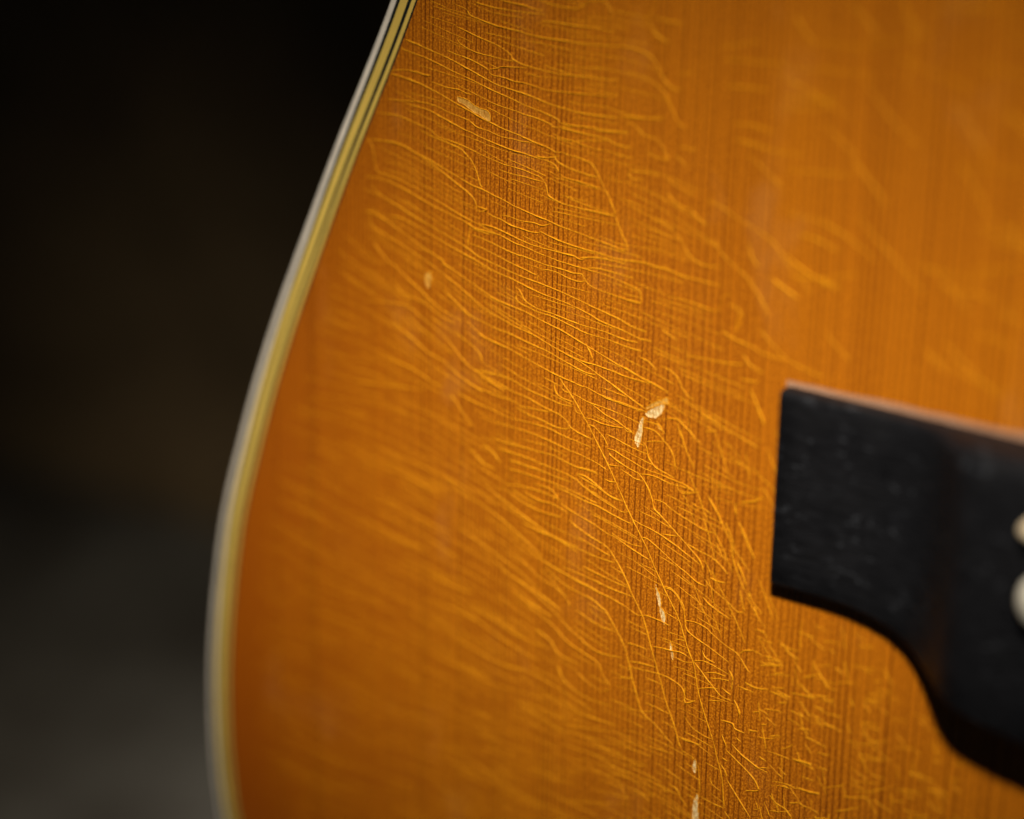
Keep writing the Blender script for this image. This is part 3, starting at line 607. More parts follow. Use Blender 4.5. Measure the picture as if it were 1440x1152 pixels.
-93.39,-31.58 -91.53,-31.33 -88.75,-31.23;-93.36,-32.41 -90.87,-32.25 -87.79,-32.06 -85.63,-32.41 -84.07,-33.19 -83.55,-34.56;
-83.49,-32.61 -83.55,-34.42 -82.03,-34.52;-81.68,-32.50 -79.61,-31.76 -78.13,-31.47;-81.07,-26.47 -80.42,-27.38 -78.91,-27.76;
-95.16,-34.60 -92.67,-34.02;-94.36,-39.13 -91.23,-38.77 -88.77,-38.04;-83.57,-37.33 -82.29,-38.60 -80.14,-39.33 -78.63,-39.43;
-77.45,-36.05 -75.51,-36.01 -75.03,-36.69 -73.40,-36.88;-79.66,-33.69 -77.45,-33.18;-77.55,-31.17 -76.03,-31.81;-74.94,-30.14 -72.29,-30.31;
-73.81,-29.27 -72.04,-29.57 -70.02,-29.25;-75.41,-32.44 -74.45,-33.79 -74.39,-34.86;-72.84,-36.30 -71.39,-36.00;
-84.64,-40.70 -83.10,-40.93 -80.67,-40.88;-74.90,-25.28 -74.07,-24.52 -72.63,-24.11;-76.52,-28.16 -75.88,-29.06 -75.93,-30.97;
-92.79,-47.72 -89.64,-46.99;-89.50,-43.85 -87.59,-43.76 -85.16,-43.74;-84.48,-40.85 -82.61,-40.76 -80.73,-41.16 -78.57,-42.07;
-83.86,-42.73 -82.50,-43.05 -81.42,-43.44;-72.88,-36.13 -71.60,-36.09;-77.18,-38.26 -76.18,-40.00;
-76.42,-40.32 -74.94,-41.19 -73.33,-42.13 -71.72,-43.19 -70.89,-44.25 -70.85,-44.96 -72.89,-45.57;
-75.44,-39.18 -73.96,-40.16 -72.37,-40.87 -70.79,-41.46 -69.36,-41.73;-74.86,-37.92 -74.05,-38.39;-77.01,-41.71 -76.07,-42.02;
-77.35,-42.66 -76.39,-43.57 -76.08,-44.45;-76.06,-44.80 -74.95,-46.03 -73.56,-47.53 -71.90,-49.42;-78.93,-45.35 -78.35,-46.38 -77.00,-46.93;
-80.22,-48.94 -78.21,-49.28 -76.35,-49.41;-78.56,-39.65 -77.78,-42.07 -76.86,-44.69 -76.45,-47.49 -76.22,-49.37;
-85.75,-48.74 -84.38,-49.04 -83.51,-50.25 -82.39,-51.25;-94.76,-50.60 -93.87,-52.07 -92.70,-53.46;-91.95,-51.46 -90.55,-51.64 -88.87,-52.47;
-68.79,-45.02 -67.71,-45.88 -66.16,-46.34 -65.08,-47.43;-67.71,-45.88 -67.28,-46.82;-64.62,-42.49 -62.61,-42.44 -60.87,-42.24;
-66.87,-42.85 -65.85,-43.00;-70.89,-39.69 -69.71,-40.04;-76.20,-49.85 -75.23,-50.76;-70.78,-34.78 -69.90,-34.51;-72.27,-33.33 -71.27,-32.91;
-68.47,-30.79 -66.86,-30.31;-87.06,-49.90 -85.96,-50.04;-80.99,-44.04 -80.63,-45.88 -80.39,-48.26;-66.45,-28.68 -63.98,-28.42 -62.49,-28.45;
-70.80,-25.38 -68.92,-25.20;-65.49,-38.37 -63.62,-38.26 -62.37,-38.23;-71.47,-31.55 -71.06,-34.27;-70.63,-35.09 -69.82,-38.17;
-83.78,-32.77 -83.54,-35.11 -81.85,-34.37;-67.96,-21.75 -66.95,-22.88 -65.39,-23.49;-64.99,-26.90 -64.00,-27.68 -62.64,-28.34;
-62.34,-24.21 -61.33,-25.32 -60.52,-26.31;-65.44,-38.46 -63.72,-38.29 -62.39,-38.32;-60.70,-20.60 -59.75,-21.03;-64.94,-30.96 -64.14,-31.62;
-57.14,-26.90 -56.53,-27.77;-62.27,-31.24 -61.07,-32.30;-109.91,-21.56 -107.16,-22.94 -104.95,-24.91 -104.12,-25.85;
-106.69,-20.73 -103.99,-21.42 -100.78,-21.96 -97.85,-22.80;
-117.03,-23.38 -111.46,-25.23 -107.03,-27.57 -104.28,-29.40 -102.10,-30.43 -101.01,-31.07 -98.33,-31.72 -94.65,-31.38;
-114.19,-26.18 -110.28,-28.44 -107.24,-29.74 -104.48,-31.56 -101.77,-32.45 -98.80,-33.48 -97.94,-35.11 -96.57,-36.59 -98.12,-37.75;
-110.49,-31.09 -107.72,-32.22 -105.76,-34.04 -101.96,-34.62;-106.26,-35.60 -105.11,-37.64 -102.91,-38.90 -100.19,-39.53 -96.19,-39.53;
-103.01,-35.62 -100.82,-36.88 -98.12,-37.75;-103.88,-42.52 -100.10,-42.35 -95.30,-42.33;
-122.53,-30.77 -118.26,-31.78 -114.04,-33.01 -110.70,-33.52 -107.68,-33.63;-126.83,-30.71 -121.93,-32.53 -117.37,-34.17 -112.59,-35.48 -109.53,-36.05;
-128.21,-36.42 -122.42,-37.50 -116.72,-38.56 -111.13,-38.41 -106.70,-39.29 -102.86,-40.32 -99.06,-41.33;
-131.10,-40.41 -123.80,-41.54 -118.06,-42.34 -111.04,-41.99 -106.87,-42.93;-125.25,-40.98 -118.92,-41.61;-105.45,-44.91 -100.04,-44.24 -96.05,-43.51;
-131.18,-31.86 -125.37,-32.25 -120.22,-33.03;-94.80,-34.56 -92.72,-34.08;-103.31,-26.10 -99.54,-27.40 -95.84,-27.78;
-141.02,-9.50 -136.60,-10.17 -132.82,-10.72 -129.07,-11.27 -125.08,-11.99 -121.69,-13.05;
-145.49,-11.70 -141.01,-12.59 -136.59,-12.77 -132.21,-13.65 -128.47,-14.19;-140.11,-17.42 -135.68,-18.28 -131.30,-19.37 -126.39,-20.07;
-141.60,-19.94 -137.14,-20.79 -132.44,-21.56 -128.95,-22.61 -124.91,-23.98;-145.51,-21.86 -140.69,-22.63 -136.53,-23.54 -131.25,-23.91;
-127.93,-11.71 -123.37,-13.45 -119.43,-14.61 -115.24,-16.38 -111.63,-18.28 -109.42,-19.57;
-124.99,-18.78 -120.72,-20.32 -116.50,-21.84 -113.16,-23.09 -109.83,-24.80;-117.29,-10.39 -113.97,-11.68 -110.69,-12.51 -106.39,-12.61;
-120.61,-10.71 -116.70,-12.56 -112.27,-14.27 -108.45,-15.64 -104.67,-16.53;-130.63,-27.84 -126.28,-28.40 -121.99,-28.71;
-136.51,-26.93 -131.22,-27.51 -127.16,-27.90;-122.93,-5.92 -120.95,-7.55 -118.17,-8.06;-120.44,-4.67 -118.77,-5.67 -117.36,-6.96;
-123.59,28.36 -123.68,27.30 -123.88,26.22 -123.96,24.62;-122.30,-43.50 -120.10,-43.85 -117.88,-44.11 -115.63,-44.30;
-122.52,-47.51 -120.31,-47.83 -118.09,-48.12 -115.82,-48.25 -113.62,-48.50 -111.40,-48.70 -109.20,-48.88 -107.01,-49.08 -105.55,-49.19;
-150.05,-28.52 -147.80,-29.08 -145.55,-29.62 -143.30,-30.15 -141.02,-30.59 -138.74,-31.00 -136.47,-31.42 -134.20,-31.79 -132.00,-32.27 -129.78,-32.70 -127.57,-33.12 -125.41,-33.58 -123.99,-33.92;
-93.65,29.86 -91.57,29.90 -89.52,29.83 -87.51,29.65 -85.53,29.40 -84.87,29.35;
-111.95,54.59 -109.80,54.47 -107.65,54.39 -105.51,54.35 -103.39,54.32 -101.27,54.31;
-95.87,13.41 -93.92,12.96 -91.96,12.54 -90.06,12.04 -88.17,11.53 -87.56,11.34;-142.75,15.90 -140.54,15.35 -138.38,14.76 -136.28,14.10 -134.91,13.63;
-84.22,-47.04 -82.40,-47.66 -80.59,-48.26;-136.99,-14.28 -134.89,-14.94 -132.76,-15.53 -130.65,-16.12 -128.57,-16.76;
-109.96,-53.66 -107.77,-53.86 -105.56,-54.00 -103.37,-54.13 -101.92,-54.23;-100.10,8.43 -98.02,8.21 -95.96,7.96 -95.28,7.88;
-130.59,-12.52 -128.33,-12.85 -126.09,-13.17 -123.94,-13.62 -122.53,-13.96;
-126.76,-26.84 -124.51,-27.13 -122.32,-27.51 -120.20,-27.99 -118.10,-28.49 -116.05,-29.05;-114.54,-27.70 -112.44,-28.12 -110.37,-28.58;
-140.95,36.78 -138.77,36.23 -136.60,35.68 -134.47,35.09 -132.40,34.44 -130.35,33.76 -128.28,33.14 -126.26,32.48 -124.88,32.09;
-85.97,8.13 -84.06,7.72 -82.16,7.31 -80.26,6.93 -78.40,6.48 -77.77,6.35;
-148.46,-34.65 -146.03,-34.88 -143.65,-35.18 -141.28,-35.47 -138.89,-35.68 -136.55,-35.95;
-121.47,-11.99 -119.45,-12.62 -117.43,-13.23 -115.36,-13.74 -113.35,-14.33 -111.31,-14.85;
-142.48,-58.25 -139.99,-58.27 -137.52,-58.29 -135.05,-58.26 -132.59,-58.22 -130.16,-58.23 -127.74,-58.20;
-109.71,27.77 -107.56,27.61 -105.39,27.55 -103.24,27.49 -101.10,27.45 -99.68,27.44;
-106.63,-46.04 -104.37,-45.98 -102.11,-45.87 -99.85,-45.65 -97.61,-45.52 -95.39,-45.34 -93.19,-45.22 -91.04,-45.22 -88.94,-45.31;
-156.45,-54.86 -153.90,-54.98 -151.38,-55.11 -148.91,-55.32 -146.41,-55.41 -145.59,-55.46;
-144.19,-13.26 -141.79,-13.46 -139.37,-13.60 -137.02,-13.83 -134.67,-14.05 -132.36,-14.30 -130.10,-14.64 -127.86,-14.99 -125.66,-15.39 -123.53,-15.88 -121.44,-16.43;
-87.42,3.24 -85.57,2.69 -84.96,2.48;-136.58,-22.19 -134.30,-22.56 -132.02,-22.89 -129.75,-23.21 -127.53,-23.58 -126.05,-23.84;
-161.38,-35.86 -158.74,-35.80 -156.10,-35.71 -153.47,-35.56 -150.90,-35.53 -148.35,-35.53 -145.83,-35.55 -144.17,-35.59;
-111.44,50.90 -109.25,51.00 -107.08,51.06;-130.45,12.58 -128.44,11.86 -126.42,11.17 -125.05,10.76;
-122.07,-35.77 -119.99,-36.33 -117.90,-36.83 -115.79,-37.29 -115.10,-37.46;-128.14,48.35 -126.09,47.73 -124.00,47.19 -121.94,46.63 -120.56,46.30;
-129.50,53.81 -127.29,53.50 -125.09,53.18 -124.37,53.06;-144.82,-9.02 -142.53,-9.45 -140.26,-9.89 -138.02,-10.36 -135.81,-10.87;
-133.99,-51.75 -131.58,-51.82 -129.16,-51.82 -126.76,-51.80 -124.36,-51.77 -122.00,-51.77;
-143.72,-18.14 -141.34,-18.39 -139.02,-18.73 -136.75,-19.14 -134.48,-19.51 -132.27,-19.97 -130.04,-20.37 -127.86,-20.84 -125.69,-21.28 -123.56,-21.79 -121.48,-22.34 -119.42,-22.92 -118.11,-23.38;
-142.02,23.30 -139.84,22.72 -137.75,22.04 -135.59,21.47 -133.48,20.86 -132.09,20.43;-128.63,58.40 -126.39,58.21 -124.18,57.94;
-153.27,-12.33 -150.93,-12.79 -148.65,-13.31 -146.38,-13.83 -144.11,-14.32 -141.85,-14.81 -140.32,-15.07;
-111.41,-37.38 -109.26,-37.67 -107.12,-37.95 -105.01,-38.28 -104.32,-38.41;
-161.17,-23.17 -158.77,-23.62 -156.35,-24.00 -153.99,-24.46 -151.62,-24.86 -149.24,-25.24 -146.89,-25.62 -144.55,-26.01 -142.19,-26.31;
-158.73,-75.01 -156.03,-74.79 -153.33,-74.51 -150.65,-74.23 -147.99,-73.96 -145.36,-73.71;
-152.61,-69.72 -150.16,-69.99 -147.68,-70.17 -145.24,-70.38 -142.80,-70.57 -140.36,-70.72;
-139.09,-69.72 -136.55,-69.56 -134.08,-69.53 -131.64,-69.54 -129.26,-69.66 -127.66,-69.68;-121.98,-8.25 -119.91,-8.81 -117.84,-9.34 -115.76,-9.82;
-127.36,-64.62 -124.98,-64.65 -122.62,-64.70 -120.27,-64.74;-129.21,-1.88 -127.18,-2.57 -125.15,-3.22 -123.06,-3.77 -120.98,-4.33 -120.28,-4.49;
-123.57,-61.80 -121.42,-62.26 -119.26,-62.68 -117.14,-63.16 -115.05,-63.66 -112.91,-64.04 -111.50,-64.31;
-110.06,18.53 -107.90,18.35 -105.75,18.19 -103.63,18.01 -101.55,17.74 -99.49,17.45 -97.42,17.22;
-139.49,-56.00 -137.05,-56.10 -134.63,-56.19 -132.22,-56.27 -129.84,-56.37 -127.46,-56.46 -125.10,-56.53 -122.78,-56.66 -120.46,-56.76 -118.20,-56.98 -115.98,-57.23 -115.23,-57.28;
-147.55,9.07 -145.27,8.59 -143.06,8.02 -142.33,7.82;-94.09,31.68 -92.05,31.52 -90.05,31.26 -88.11,30.89 -87.46,30.78;
-84.20,-30.76 -82.18,-30.92 -80.21,-31.19 -78.89,-31.35;-129.53,-34.00 -127.33,-34.43 -125.19,-34.93 -123.06,-35.45 -121.65,-35.77;
-133.04,-67.55 -130.61,-67.55 -128.20,-67.57 -125.85,-67.70 -123.53,-67.87 -121.23,-68.05 -120.46,-68.07;-115.68,-31.60 -113.83,-32.43 -111.92,-33.15;
-145.78,-5.27 -143.40,-5.53 -141.02,-5.77 -138.73,-6.16 -136.46,-6.55 -134.25,-7.03 -132.06,-7.52 -129.99,-8.17 -127.93,-8.83;
-145.11,-38.12 -142.66,-38.25 -140.23,-38.39 -137.87,-38.65 -135.53,-38.93 -133.21,-39.20 -130.89,-39.44 -128.62,-39.76 -126.39,-40.13 -124.13,-40.41 -121.92,-40.75 -119.68,-41.00 -118.20,-41.17;
-152.24,-38.36 -149.72,-38.47 -147.24,-38.61 -144.81,-38.81 -142.44,-39.12 -140.07,-39.39 -137.74,-39.70 -135.42,-40.02 -133.17,-40.42 -130.92,-40.80;
-136.81,-15.39 -134.50,-15.68 -132.25,-16.07 -130.77,-16.35;-112.66,-52.82 -110.33,-52.69 -108.02,-52.53 -105.71,-52.33 -103.40,-52.06 -101.11,-51.82;
-162.89,-65.32 -160.35,-65.54 -157.85,-65.81 -155.32,-66.00 -152.79,-66.13 -150.26,-66.25 -147.71,-66.26;
-166.42,-74.80 -163.95,-75.20 -161.43,-75.49 -158.88,-75.67 -156.30,-75.78 -153.75,-75.90 -151.21,-76.01 -148.66,-76.04 -146.16,-76.16 -143.66,-76.24;
-138.50,-3.23 -136.08,-3.25 -133.73,-3.44 -131.43,-3.70 -129.24,-4.14 -127.11,-4.67 -125.00,-5.21 -122.88,-5.71;
-101.27,40.85 -99.16,40.84 -97.06,40.79 -95.00,40.67 -92.96,40.53 -90.95,40.29 -89.00,39.95 -87.10,39.52 -85.23,39.04 -84.63,38.84;
-98.23,-49.30 -95.99,-49.07 -93.80,-49.00 -92.34,-48.94;-95.79,30.99 -93.71,30.89 -91.67,30.75 -89.65,30.54 -87.69,30.24 -85.74,29.93;
-132.13,19.18 -130.12,18.45 -128.13,17.71 -126.16,16.96 -124.17,16.26 -122.16,15.60 -120.14,14.98 -118.11,14.39;
-142.14,-43.49 -139.96,-44.09 -137.69,-44.52 -135.49,-45.03 -133.31,-45.57 -131.08,-46.00 -128.84,-46.38 -126.63,-46.78 -124.37,-47.07;
-103.47,-28.94 -101.57,-29.60 -99.62,-30.16 -97.61,-30.58 -96.94,-30.71;
-110.91,-17.28 -108.93,-17.88 -106.98,-18.49 -104.99,-19.02 -103.00,-19.54 -101.01,-20.04 -100.33,-20.17;
-132.50,38.17 -130.34,37.68 -128.18,37.21 -126.05,36.72 -123.94,36.22 -122.54,35.89;-151.01,14.13 -148.60,13.87 -146.21,13.60 -143.88,13.24;
-118.97,18.83 -116.86,18.39 -114.76,17.98;-142.89,-2.11 -140.52,-2.35 -138.17,-2.61 -135.90,-2.99 -135.14,-3.10;
-113.80,-30.58 -111.79,-31.16 -109.79,-31.73 -108.45,-32.10;-87.30,-51.87 -85.31,-52.21 -83.34,-52.56 -81.40,-52.93 -79.50,-53.38;
-122.71,-39.33 -120.53,-39.70 -118.33,-40.03 -116.12,-40.29 -113.92,-40.56 -112.47,-40.74;
-133.27,-43.63 -130.88,-43.72 -128.52,-43.84 -126.18,-43.98 -123.87,-44.15 -122.32,-44.21;
-147.85,-44.76 -145.39,-44.92 -142.96,-45.10 -140.52,-45.24 -138.13,-45.45 -135.76,-45.66 -133.40,-45.86 -132.62,-45.93;
-129.98,41.44 -127.78,41.07 -125.56,40.78 -123.36,40.47 -121.21,40.07 -119.06,39.73 -116.89,39.46 -114.70,39.30 -113.25,39.18;
-112.71,-58.81 -110.48,-58.97 -108.26,-59.09 -106.03,-59.20 -103.79,-59.20 -101.58,-59.26 -99.39,-59.32 -97.26,-59.52 -95.85,-59.66;
-112.02,-46.84 -109.74,-46.83 -107.51,-46.93 -105.29,-47.00 -103.04,-46.95 -100.79,-46.83 -98.56,-46.72 -96.33,-46.58 -94.13,-46.47;
-109.57,-56.60 -107.40,-56.85 -105.24,-57.09 -103.11,-57.37 -100.97,-57.58 -98.84,-57.80 -98.16,-57.93;
-116.29,-61.99 -114.19,-62.46 -112.06,-62.85 -109.89,-63.13 -107.73,-63.42;-145.89,-16.82 -143.58,-17.24 -141.25,-17.59 -138.96,-17.99 -136.67,-18.37;
-83.45,-9.63 -81.69,-10.31 -79.97,-11.03 -78.28,-11.78 -77.70,-12.00;
-164.04,-26.24 -161.75,-26.87 -159.43,-27.45 -157.10,-27.99 -154.75,-28.48 -152.45,-29.01 -150.13,-29.50;
-136.27,29.64 -134.23,28.91 -132.24,28.14 -130.23,27.41 -128.21,26.72 -126.18,26.06 -124.15,25.42;
-152.53,-15.69 -150.16,-16.07 -147.76,-16.37 -145.39,-16.69;-119.31,55.18 -117.22,54.74 -115.11,54.38 -112.99,54.08 -110.86,53.87;
-118.35,-61.44 -116.06,-61.55 -113.82,-61.72 -111.54,-61.79 -109.28,-61.86 -108.54,-61.90;
-159.55,-63.22 -157.09,-63.55 -154.59,-63.78 -152.11,-64.02 -149.60,-64.14 -147.09,-64.24 -144.58,-64.31 -142.07,-64.32 -139.56,-64.27 -137.07,-64.25 -134.62,-64.29 -132.99,-64.29;
-128.03,31.36 -125.88,30.89 -123.72,30.47 -121.56,30.10;-133.55,-35.84 -131.24,-36.11 -128.99,-36.46 -128.23,-36.57;
-124.88,-42.83 -122.56,-42.95 -120.22,-42.96 -117.89,-42.96 -115.57,-42.95;
-138.47,-16.48 -136.08,-16.64 -133.73,-16.84 -131.41,-17.06 -129.12,-17.33 -126.89,-17.68 -124.69,-18.07 -122.58,-18.58 -120.47,-19.08 -119.13,-19.51;
-90.38,-37.19 -88.33,-37.39 -86.34,-37.72 -85.69,-37.85;
-156.68,-33.71 -154.18,-33.90 -151.65,-34.01 -149.17,-34.16 -146.71,-34.33 -144.29,-34.56 -141.87,-34.75 -139.49,-35.00;
-147.74,-42.50 -145.27,-42.63 -142.84,-42.82 -140.43,-43.01 -138.06,-43.26 -135.71,-43.50 -133.33,-43.67;
-94.39,34.50 -92.37,34.27 -90.41,33.92 -88.49,33.50 -86.56,33.13 -84.68,32.67 -82.81,32.22 -81.59,31.87;
-160.17,-69.97 -157.76,-70.40 -155.28,-70.68 -152.80,-70.93 -150.27,-71.03;-117.05,-56.11 -114.89,-56.47 -112.71,-56.77 -111.27,-56.99;
-130.32,-34.82 -128.12,-35.26 -125.97,-35.75;-98.19,-51.81 -96.00,-51.80 -93.88,-51.97;
-89.59,22.22 -87.58,22.03 -85.57,21.87 -83.58,21.70 -81.62,21.47;-107.64,-50.07 -105.42,-50.14 -103.17,-50.10 -100.90,-49.93;
-135.62,-32.98 -133.39,-33.44 -131.23,-33.97 -129.07,-34.49 -126.92,-34.99 -124.80,-35.53 -122.70,-36.09 -120.56,-36.55 -118.44,-37.02 -116.30,-37.42;
-151.68,9.07 -149.34,8.65 -147.02,8.23 -144.77,7.72;-89.91,-49.10 -87.84,-49.28 -85.82,-49.55 -83.85,-49.89;
-90.49,8.73 -88.56,8.32 -86.68,7.81 -84.81,7.30 -82.95,6.81 -81.11,6.28 -80.50,6.11;
-114.00,-51.29 -111.68,-51.21 -109.40,-51.20 -107.12,-51.12 -106.36,-51.09;
-138.12,-41.28 -135.88,-41.74 -133.69,-42.25 -131.47,-42.71 -129.26,-43.15 -127.09,-43.62 -126.35,-43.75;
-140.16,-28.66 -137.83,-28.98 -135.50,-29.25 -133.18,-29.53 -130.92,-29.87 -128.68,-30.25 -126.44,-30.59;
-145.08,-53.33 -142.62,-53.45 -140.20,-53.62 -137.77,-53.76 -135.35,-53.85 -132.93,-53.92 -130.51,-53.93;
-87.47,-26.76 -85.50,-27.11 -83.54,-27.45 -82.90,-27.58;-110.29,31.80 -108.18,31.51 -106.07,31.26 -103.96,31.07 -103.25,31.04;
-162.42,-58.64 -160.08,-59.19 -157.77,-59.78 -155.48,-60.36 -153.14,-60.86 -150.78,-61.29;
-125.30,3.54 -123.23,2.96 -121.19,2.35 -119.14,1.77 -117.02,1.34 -114.89,0.98;
-102.90,53.42 -100.80,53.33 -98.72,53.22 -96.68,53.03 -94.68,52.75 -93.36,52.54;-114.60,-19.23 -112.48,-19.61 -110.37,-20.00 -109.68,-20.15;
-132.69,56.25 -130.54,55.77 -128.43,55.22 -126.29,54.77 -124.16,54.30 -123.44,54.18;
-130.01,31.50 -128.01,30.78 -125.98,30.12 -123.95,29.48 -121.85,28.97;-138.44,-68.57 -136.00,-68.65 -133.58,-68.75 -131.18,-68.85 -129.63,-69.01;
-106.69,34.65 -104.64,34.28 -102.59,33.95 -100.52,33.70 -98.46,33.48;
-147.92,2.15 -145.49,1.97 -143.05,1.84 -140.68,1.60 -138.33,1.35 -136.00,1.08 -135.25,0.96;
-131.47,32.29 -129.26,31.90 -127.10,31.45 -124.94,31.03 -122.73,30.73;
-93.75,-42.40 -91.59,-42.36 -89.47,-42.41 -87.39,-42.55 -85.39,-42.85 -83.44,-43.22 -81.50,-43.61;-149.28,-0.18 -146.74,-0.07 -145.90,-0.03;
-145.83,20.68 -143.78,19.89 -141.69,19.16 -140.99,18.93;-118.82,-51.04 -116.58,-51.26 -114.35,-51.47 -112.13,-51.66 -109.91,-51.82;
-139.78,-11.50 -137.43,-11.74 -135.13,-12.06 -132.86,-12.41 -130.63,-12.81 -128.43,-13.24 -127.00,-13.57;
-114.08,-59.56 -111.80,-59.62 -109.55,-59.71 -107.31,-59.78 -105.08,-59.85 -102.85,-59.88 -100.62,-59.86 -98.43,-59.92 -96.27,-60.01 -95.55,-60.06;
-139.10,-51.67 -136.80,-52.04 -134.50,-52.38 -132.22,-52.74 -129.94,-53.06 -127.66,-53.34 -126.11,-53.47;
-123.47,11.43 -121.55,10.65 -119.57,9.98 -117.55,9.37 -115.54,8.78 -113.50,8.25 -112.14,7.91;
-156.52,-16.14 -154.22,-16.68 -151.93,-17.24 -149.69,-17.83 -147.43,-18.37;-117.20,19.86 -115.22,19.23 -113.89,18.83;
-133.04,19.15 -131.06,18.36 -129.14,17.53 -128.51,17.24;
-143.18,-23.42 -140.77,-23.59 -138.37,-23.75 -136.00,-23.95 -133.67,-24.21 -131.33,-24.41 -129.05,-24.69 -126.80,-25.01 -124.56,-25.33 -122.37,-25.70 -120.27,-26.22 -119.56,-26.37;
-141.25,18.11 -139.11,17.48 -137.03,16.78 -134.97,16.08 -132.96,15.32 -130.95,14.59 -128.90,13.91;
-89.20,-50.94 -87.20,-51.27 -85.25,-51.67 -83.36,-52.19 -81.50,-52.71 -80.89,-52.91;
-139.07,2.67 -136.65,2.61 -134.33,2.36 -132.03,2.10 -129.82,1.68 -127.65,1.23 -126.21,0.92;
-158.93,-46.13 -156.30,-46.07 -153.73,-46.11 -151.20,-46.22 -148.71,-46.37 -146.24,-46.53 -143.85,-46.81 -141.47,-47.09 -139.09,-47.34;
-86.46,9.53 -84.63,8.95 -82.81,8.38 -81.00,7.81 -79.81,7.41;-156.59,-40.57 -153.98,-40.50 -151.37,-40.41 -148.82,-40.40 -146.34,-40.53 -143.91,-40.74;
-164.18,-48.11 -161.59,-48.26 -159.01,-48.36 -156.53,-48.65 -154.07,-48.95 -151.60,-49.19 -149.20,-49.52 -146.81,-49.86 -144.45,-50.20 -142.11,-50.56 -139.78,-50.92 -137.46,-51.25;
-164.50,-58.40 -162.05,-58.81 -159.66,-59.28 -158.08,-59.61;-124.97,-10.90 -123.09,-11.76 -121.12,-12.47 -119.17,-13.20 -117.87,-13.67;
-132.76,-37.62 -130.44,-37.86 -128.17,-38.18 -125.96,-38.57 -123.73,-38.89 -122.25,-39.12;-118.31,-17.01 -116.43,-17.82 -114.58,-18.65 -112.73,-19.46;
-103.18,50.61 -101.10,50.44 -99.02,50.27 -98.34,50.21;
-100.83,20.46 -98.74,20.29 -96.67,20.07 -94.65,19.79 -92.64,19.50 -90.63,19.21 -88.65,18.92 -86.69,18.59 -85.39,18.39;
-108.68,-41.20 -106.68,-41.76 -104.66,-42.25 -103.96,-42.35;-145.33,-56.65 -142.94,-56.95 -140.53,-57.15 -138.10,-57.26 -135.66,-57.33 -134.83,-57.32;
-161.31,-16.89 -158.83,-17.17 -156.38,-17.51 -153.96,-17.85 -151.57,-18.22 -149.22,-18.63 -146.85,-18.98 -144.49,-19.31 -142.15,-19.67 -141.39,-19.81;
-97.22,29.58 -95.11,29.60 -93.03,29.58 -90.97,29.51 -88.94,29.37 -86.95,29.13 -86.29,29.07;
-166.41,-52.25 -163.80,-52.39 -161.22,-52.54 -158.69,-52.76 -156.20,-53.03 -153.76,-53.36 -151.35,-53.70 -148.99,-54.12 -146.62,-54.47 -144.24,-54.79 -141.84,-55.03 -139.47,-55.32;
-82.89,-1.85 -80.92,-2.08 -78.93,-2.23 -76.94,-2.33;
-101.27,26.10 -99.12,26.17 -96.98,26.27 -94.88,26.25 -92.79,26.23 -90.72,26.19 -88.69,26.07 -86.67,25.92;
-91.31,-49.48 -89.31,-49.84 -87.40,-50.35 -85.55,-50.95 -83.74,-51.60 -81.96,-52.27 -80.76,-52.68;-96.86,22.69 -94.77,22.59 -93.39,22.52;
-93.86,-55.21 -91.75,-55.36 -89.68,-55.56 -87.68,-55.91 -85.72,-56.30 -83.76,-56.69 -81.81,-57.05 -79.83,-57.33 -79.19,-57.47;
-117.95,-27.55 -115.99,-28.24 -114.09,-29.02 -112.16,-29.71 -110.22,-30.38;
-163.37,-31.06 -160.83,-31.27 -158.30,-31.47 -155.81,-31.71 -153.27,-31.81 -150.79,-32.00 -148.36,-32.27 -145.94,-32.51 -143.52,-32.72 -141.14,-32.99 -138.74,-33.17 -136.39,-33.42 -135.60,-33.48;
-153.88,-1.56 -151.35,-1.60 -148.83,-1.60 -146.32,-1.58 -143.82,-1.54 -141.34,-1.50 -139.72,-1.56;
-141.71,-61.60 -139.18,-61.51 -136.67,-61.39 -134.16,-61.24 -131.69,-61.16 -129.27,-61.17 -126.86,-61.15 -124.49,-61.22 -122.16,-61.32 -119.87,-61.49 -119.14,-61.60;
-159.93,-72.51 -157.28,-72.47 -154.64,-72.38 -152.01,-72.28 -149.39,-72.17 -146.82,-72.12 -144.27,-72.08 -141.76,-72.09 -139.26,-72.09 -136.81,-72.16 -134.39,-72.28 -132.03,-72.47 -131.26,-72.57;
-145.95,15.00 -143.66,14.55 -141.41,14.07 -139.23,13.50;-85.79,-13.54 -84.05,-14.26 -82.36,-15.05 -81.24,-15.58;
-130.04,-49.75 -127.62,-49.73 -125.23,-49.71 -122.87,-49.73 -120.49,-49.66 -118.14,-49.61 -115.79,-49.53 -113.48,-49.51 -111.17,-49.46;
-98.49,-40.32 -96.40,-40.56 -94.29,-40.73 -92.21,-40.94 -90.19,-41.25;-123.72,-59.22 -121.34,-59.16 -119.00,-59.20 -118.24,-59.24;
-148.30,18.14 -146.11,17.51 -143.93,16.90 -141.72,16.34 -139.55,15.76 -137.39,15.17 -135.33,14.46 -134.65,14.22;
-111.06,-2.02 -108.97,-2.41 -106.90,-2.80 -105.53,-3.06;-123.50,-23.96 -121.34,-24.37 -119.26,-24.92 -117.19,-25.46 -115.16,-26.04 -113.84,-26.46;
-149.63,-59.65 -147.09,-59.66 -144.57,-59.68 -142.04,-59.65 -139.55,-59.66 -138.73,-59.66;-118.32,-46.67 -116.03,-46.75 -113.74,-46.78 -112.24,-46.86;
-162.31,-54.46 -159.73,-54.58 -157.17,-54.73 -156.33,-54.78;-145.23,-51.76 -142.88,-52.10 -140.50,-52.37 -138.13,-52.63 -135.76,-52.85;
-148.80,-68.46 -146.17,-68.22 -143.55,-67.95 -140.95,-67.71 -138.39,-67.49 -136.71,-67.41;
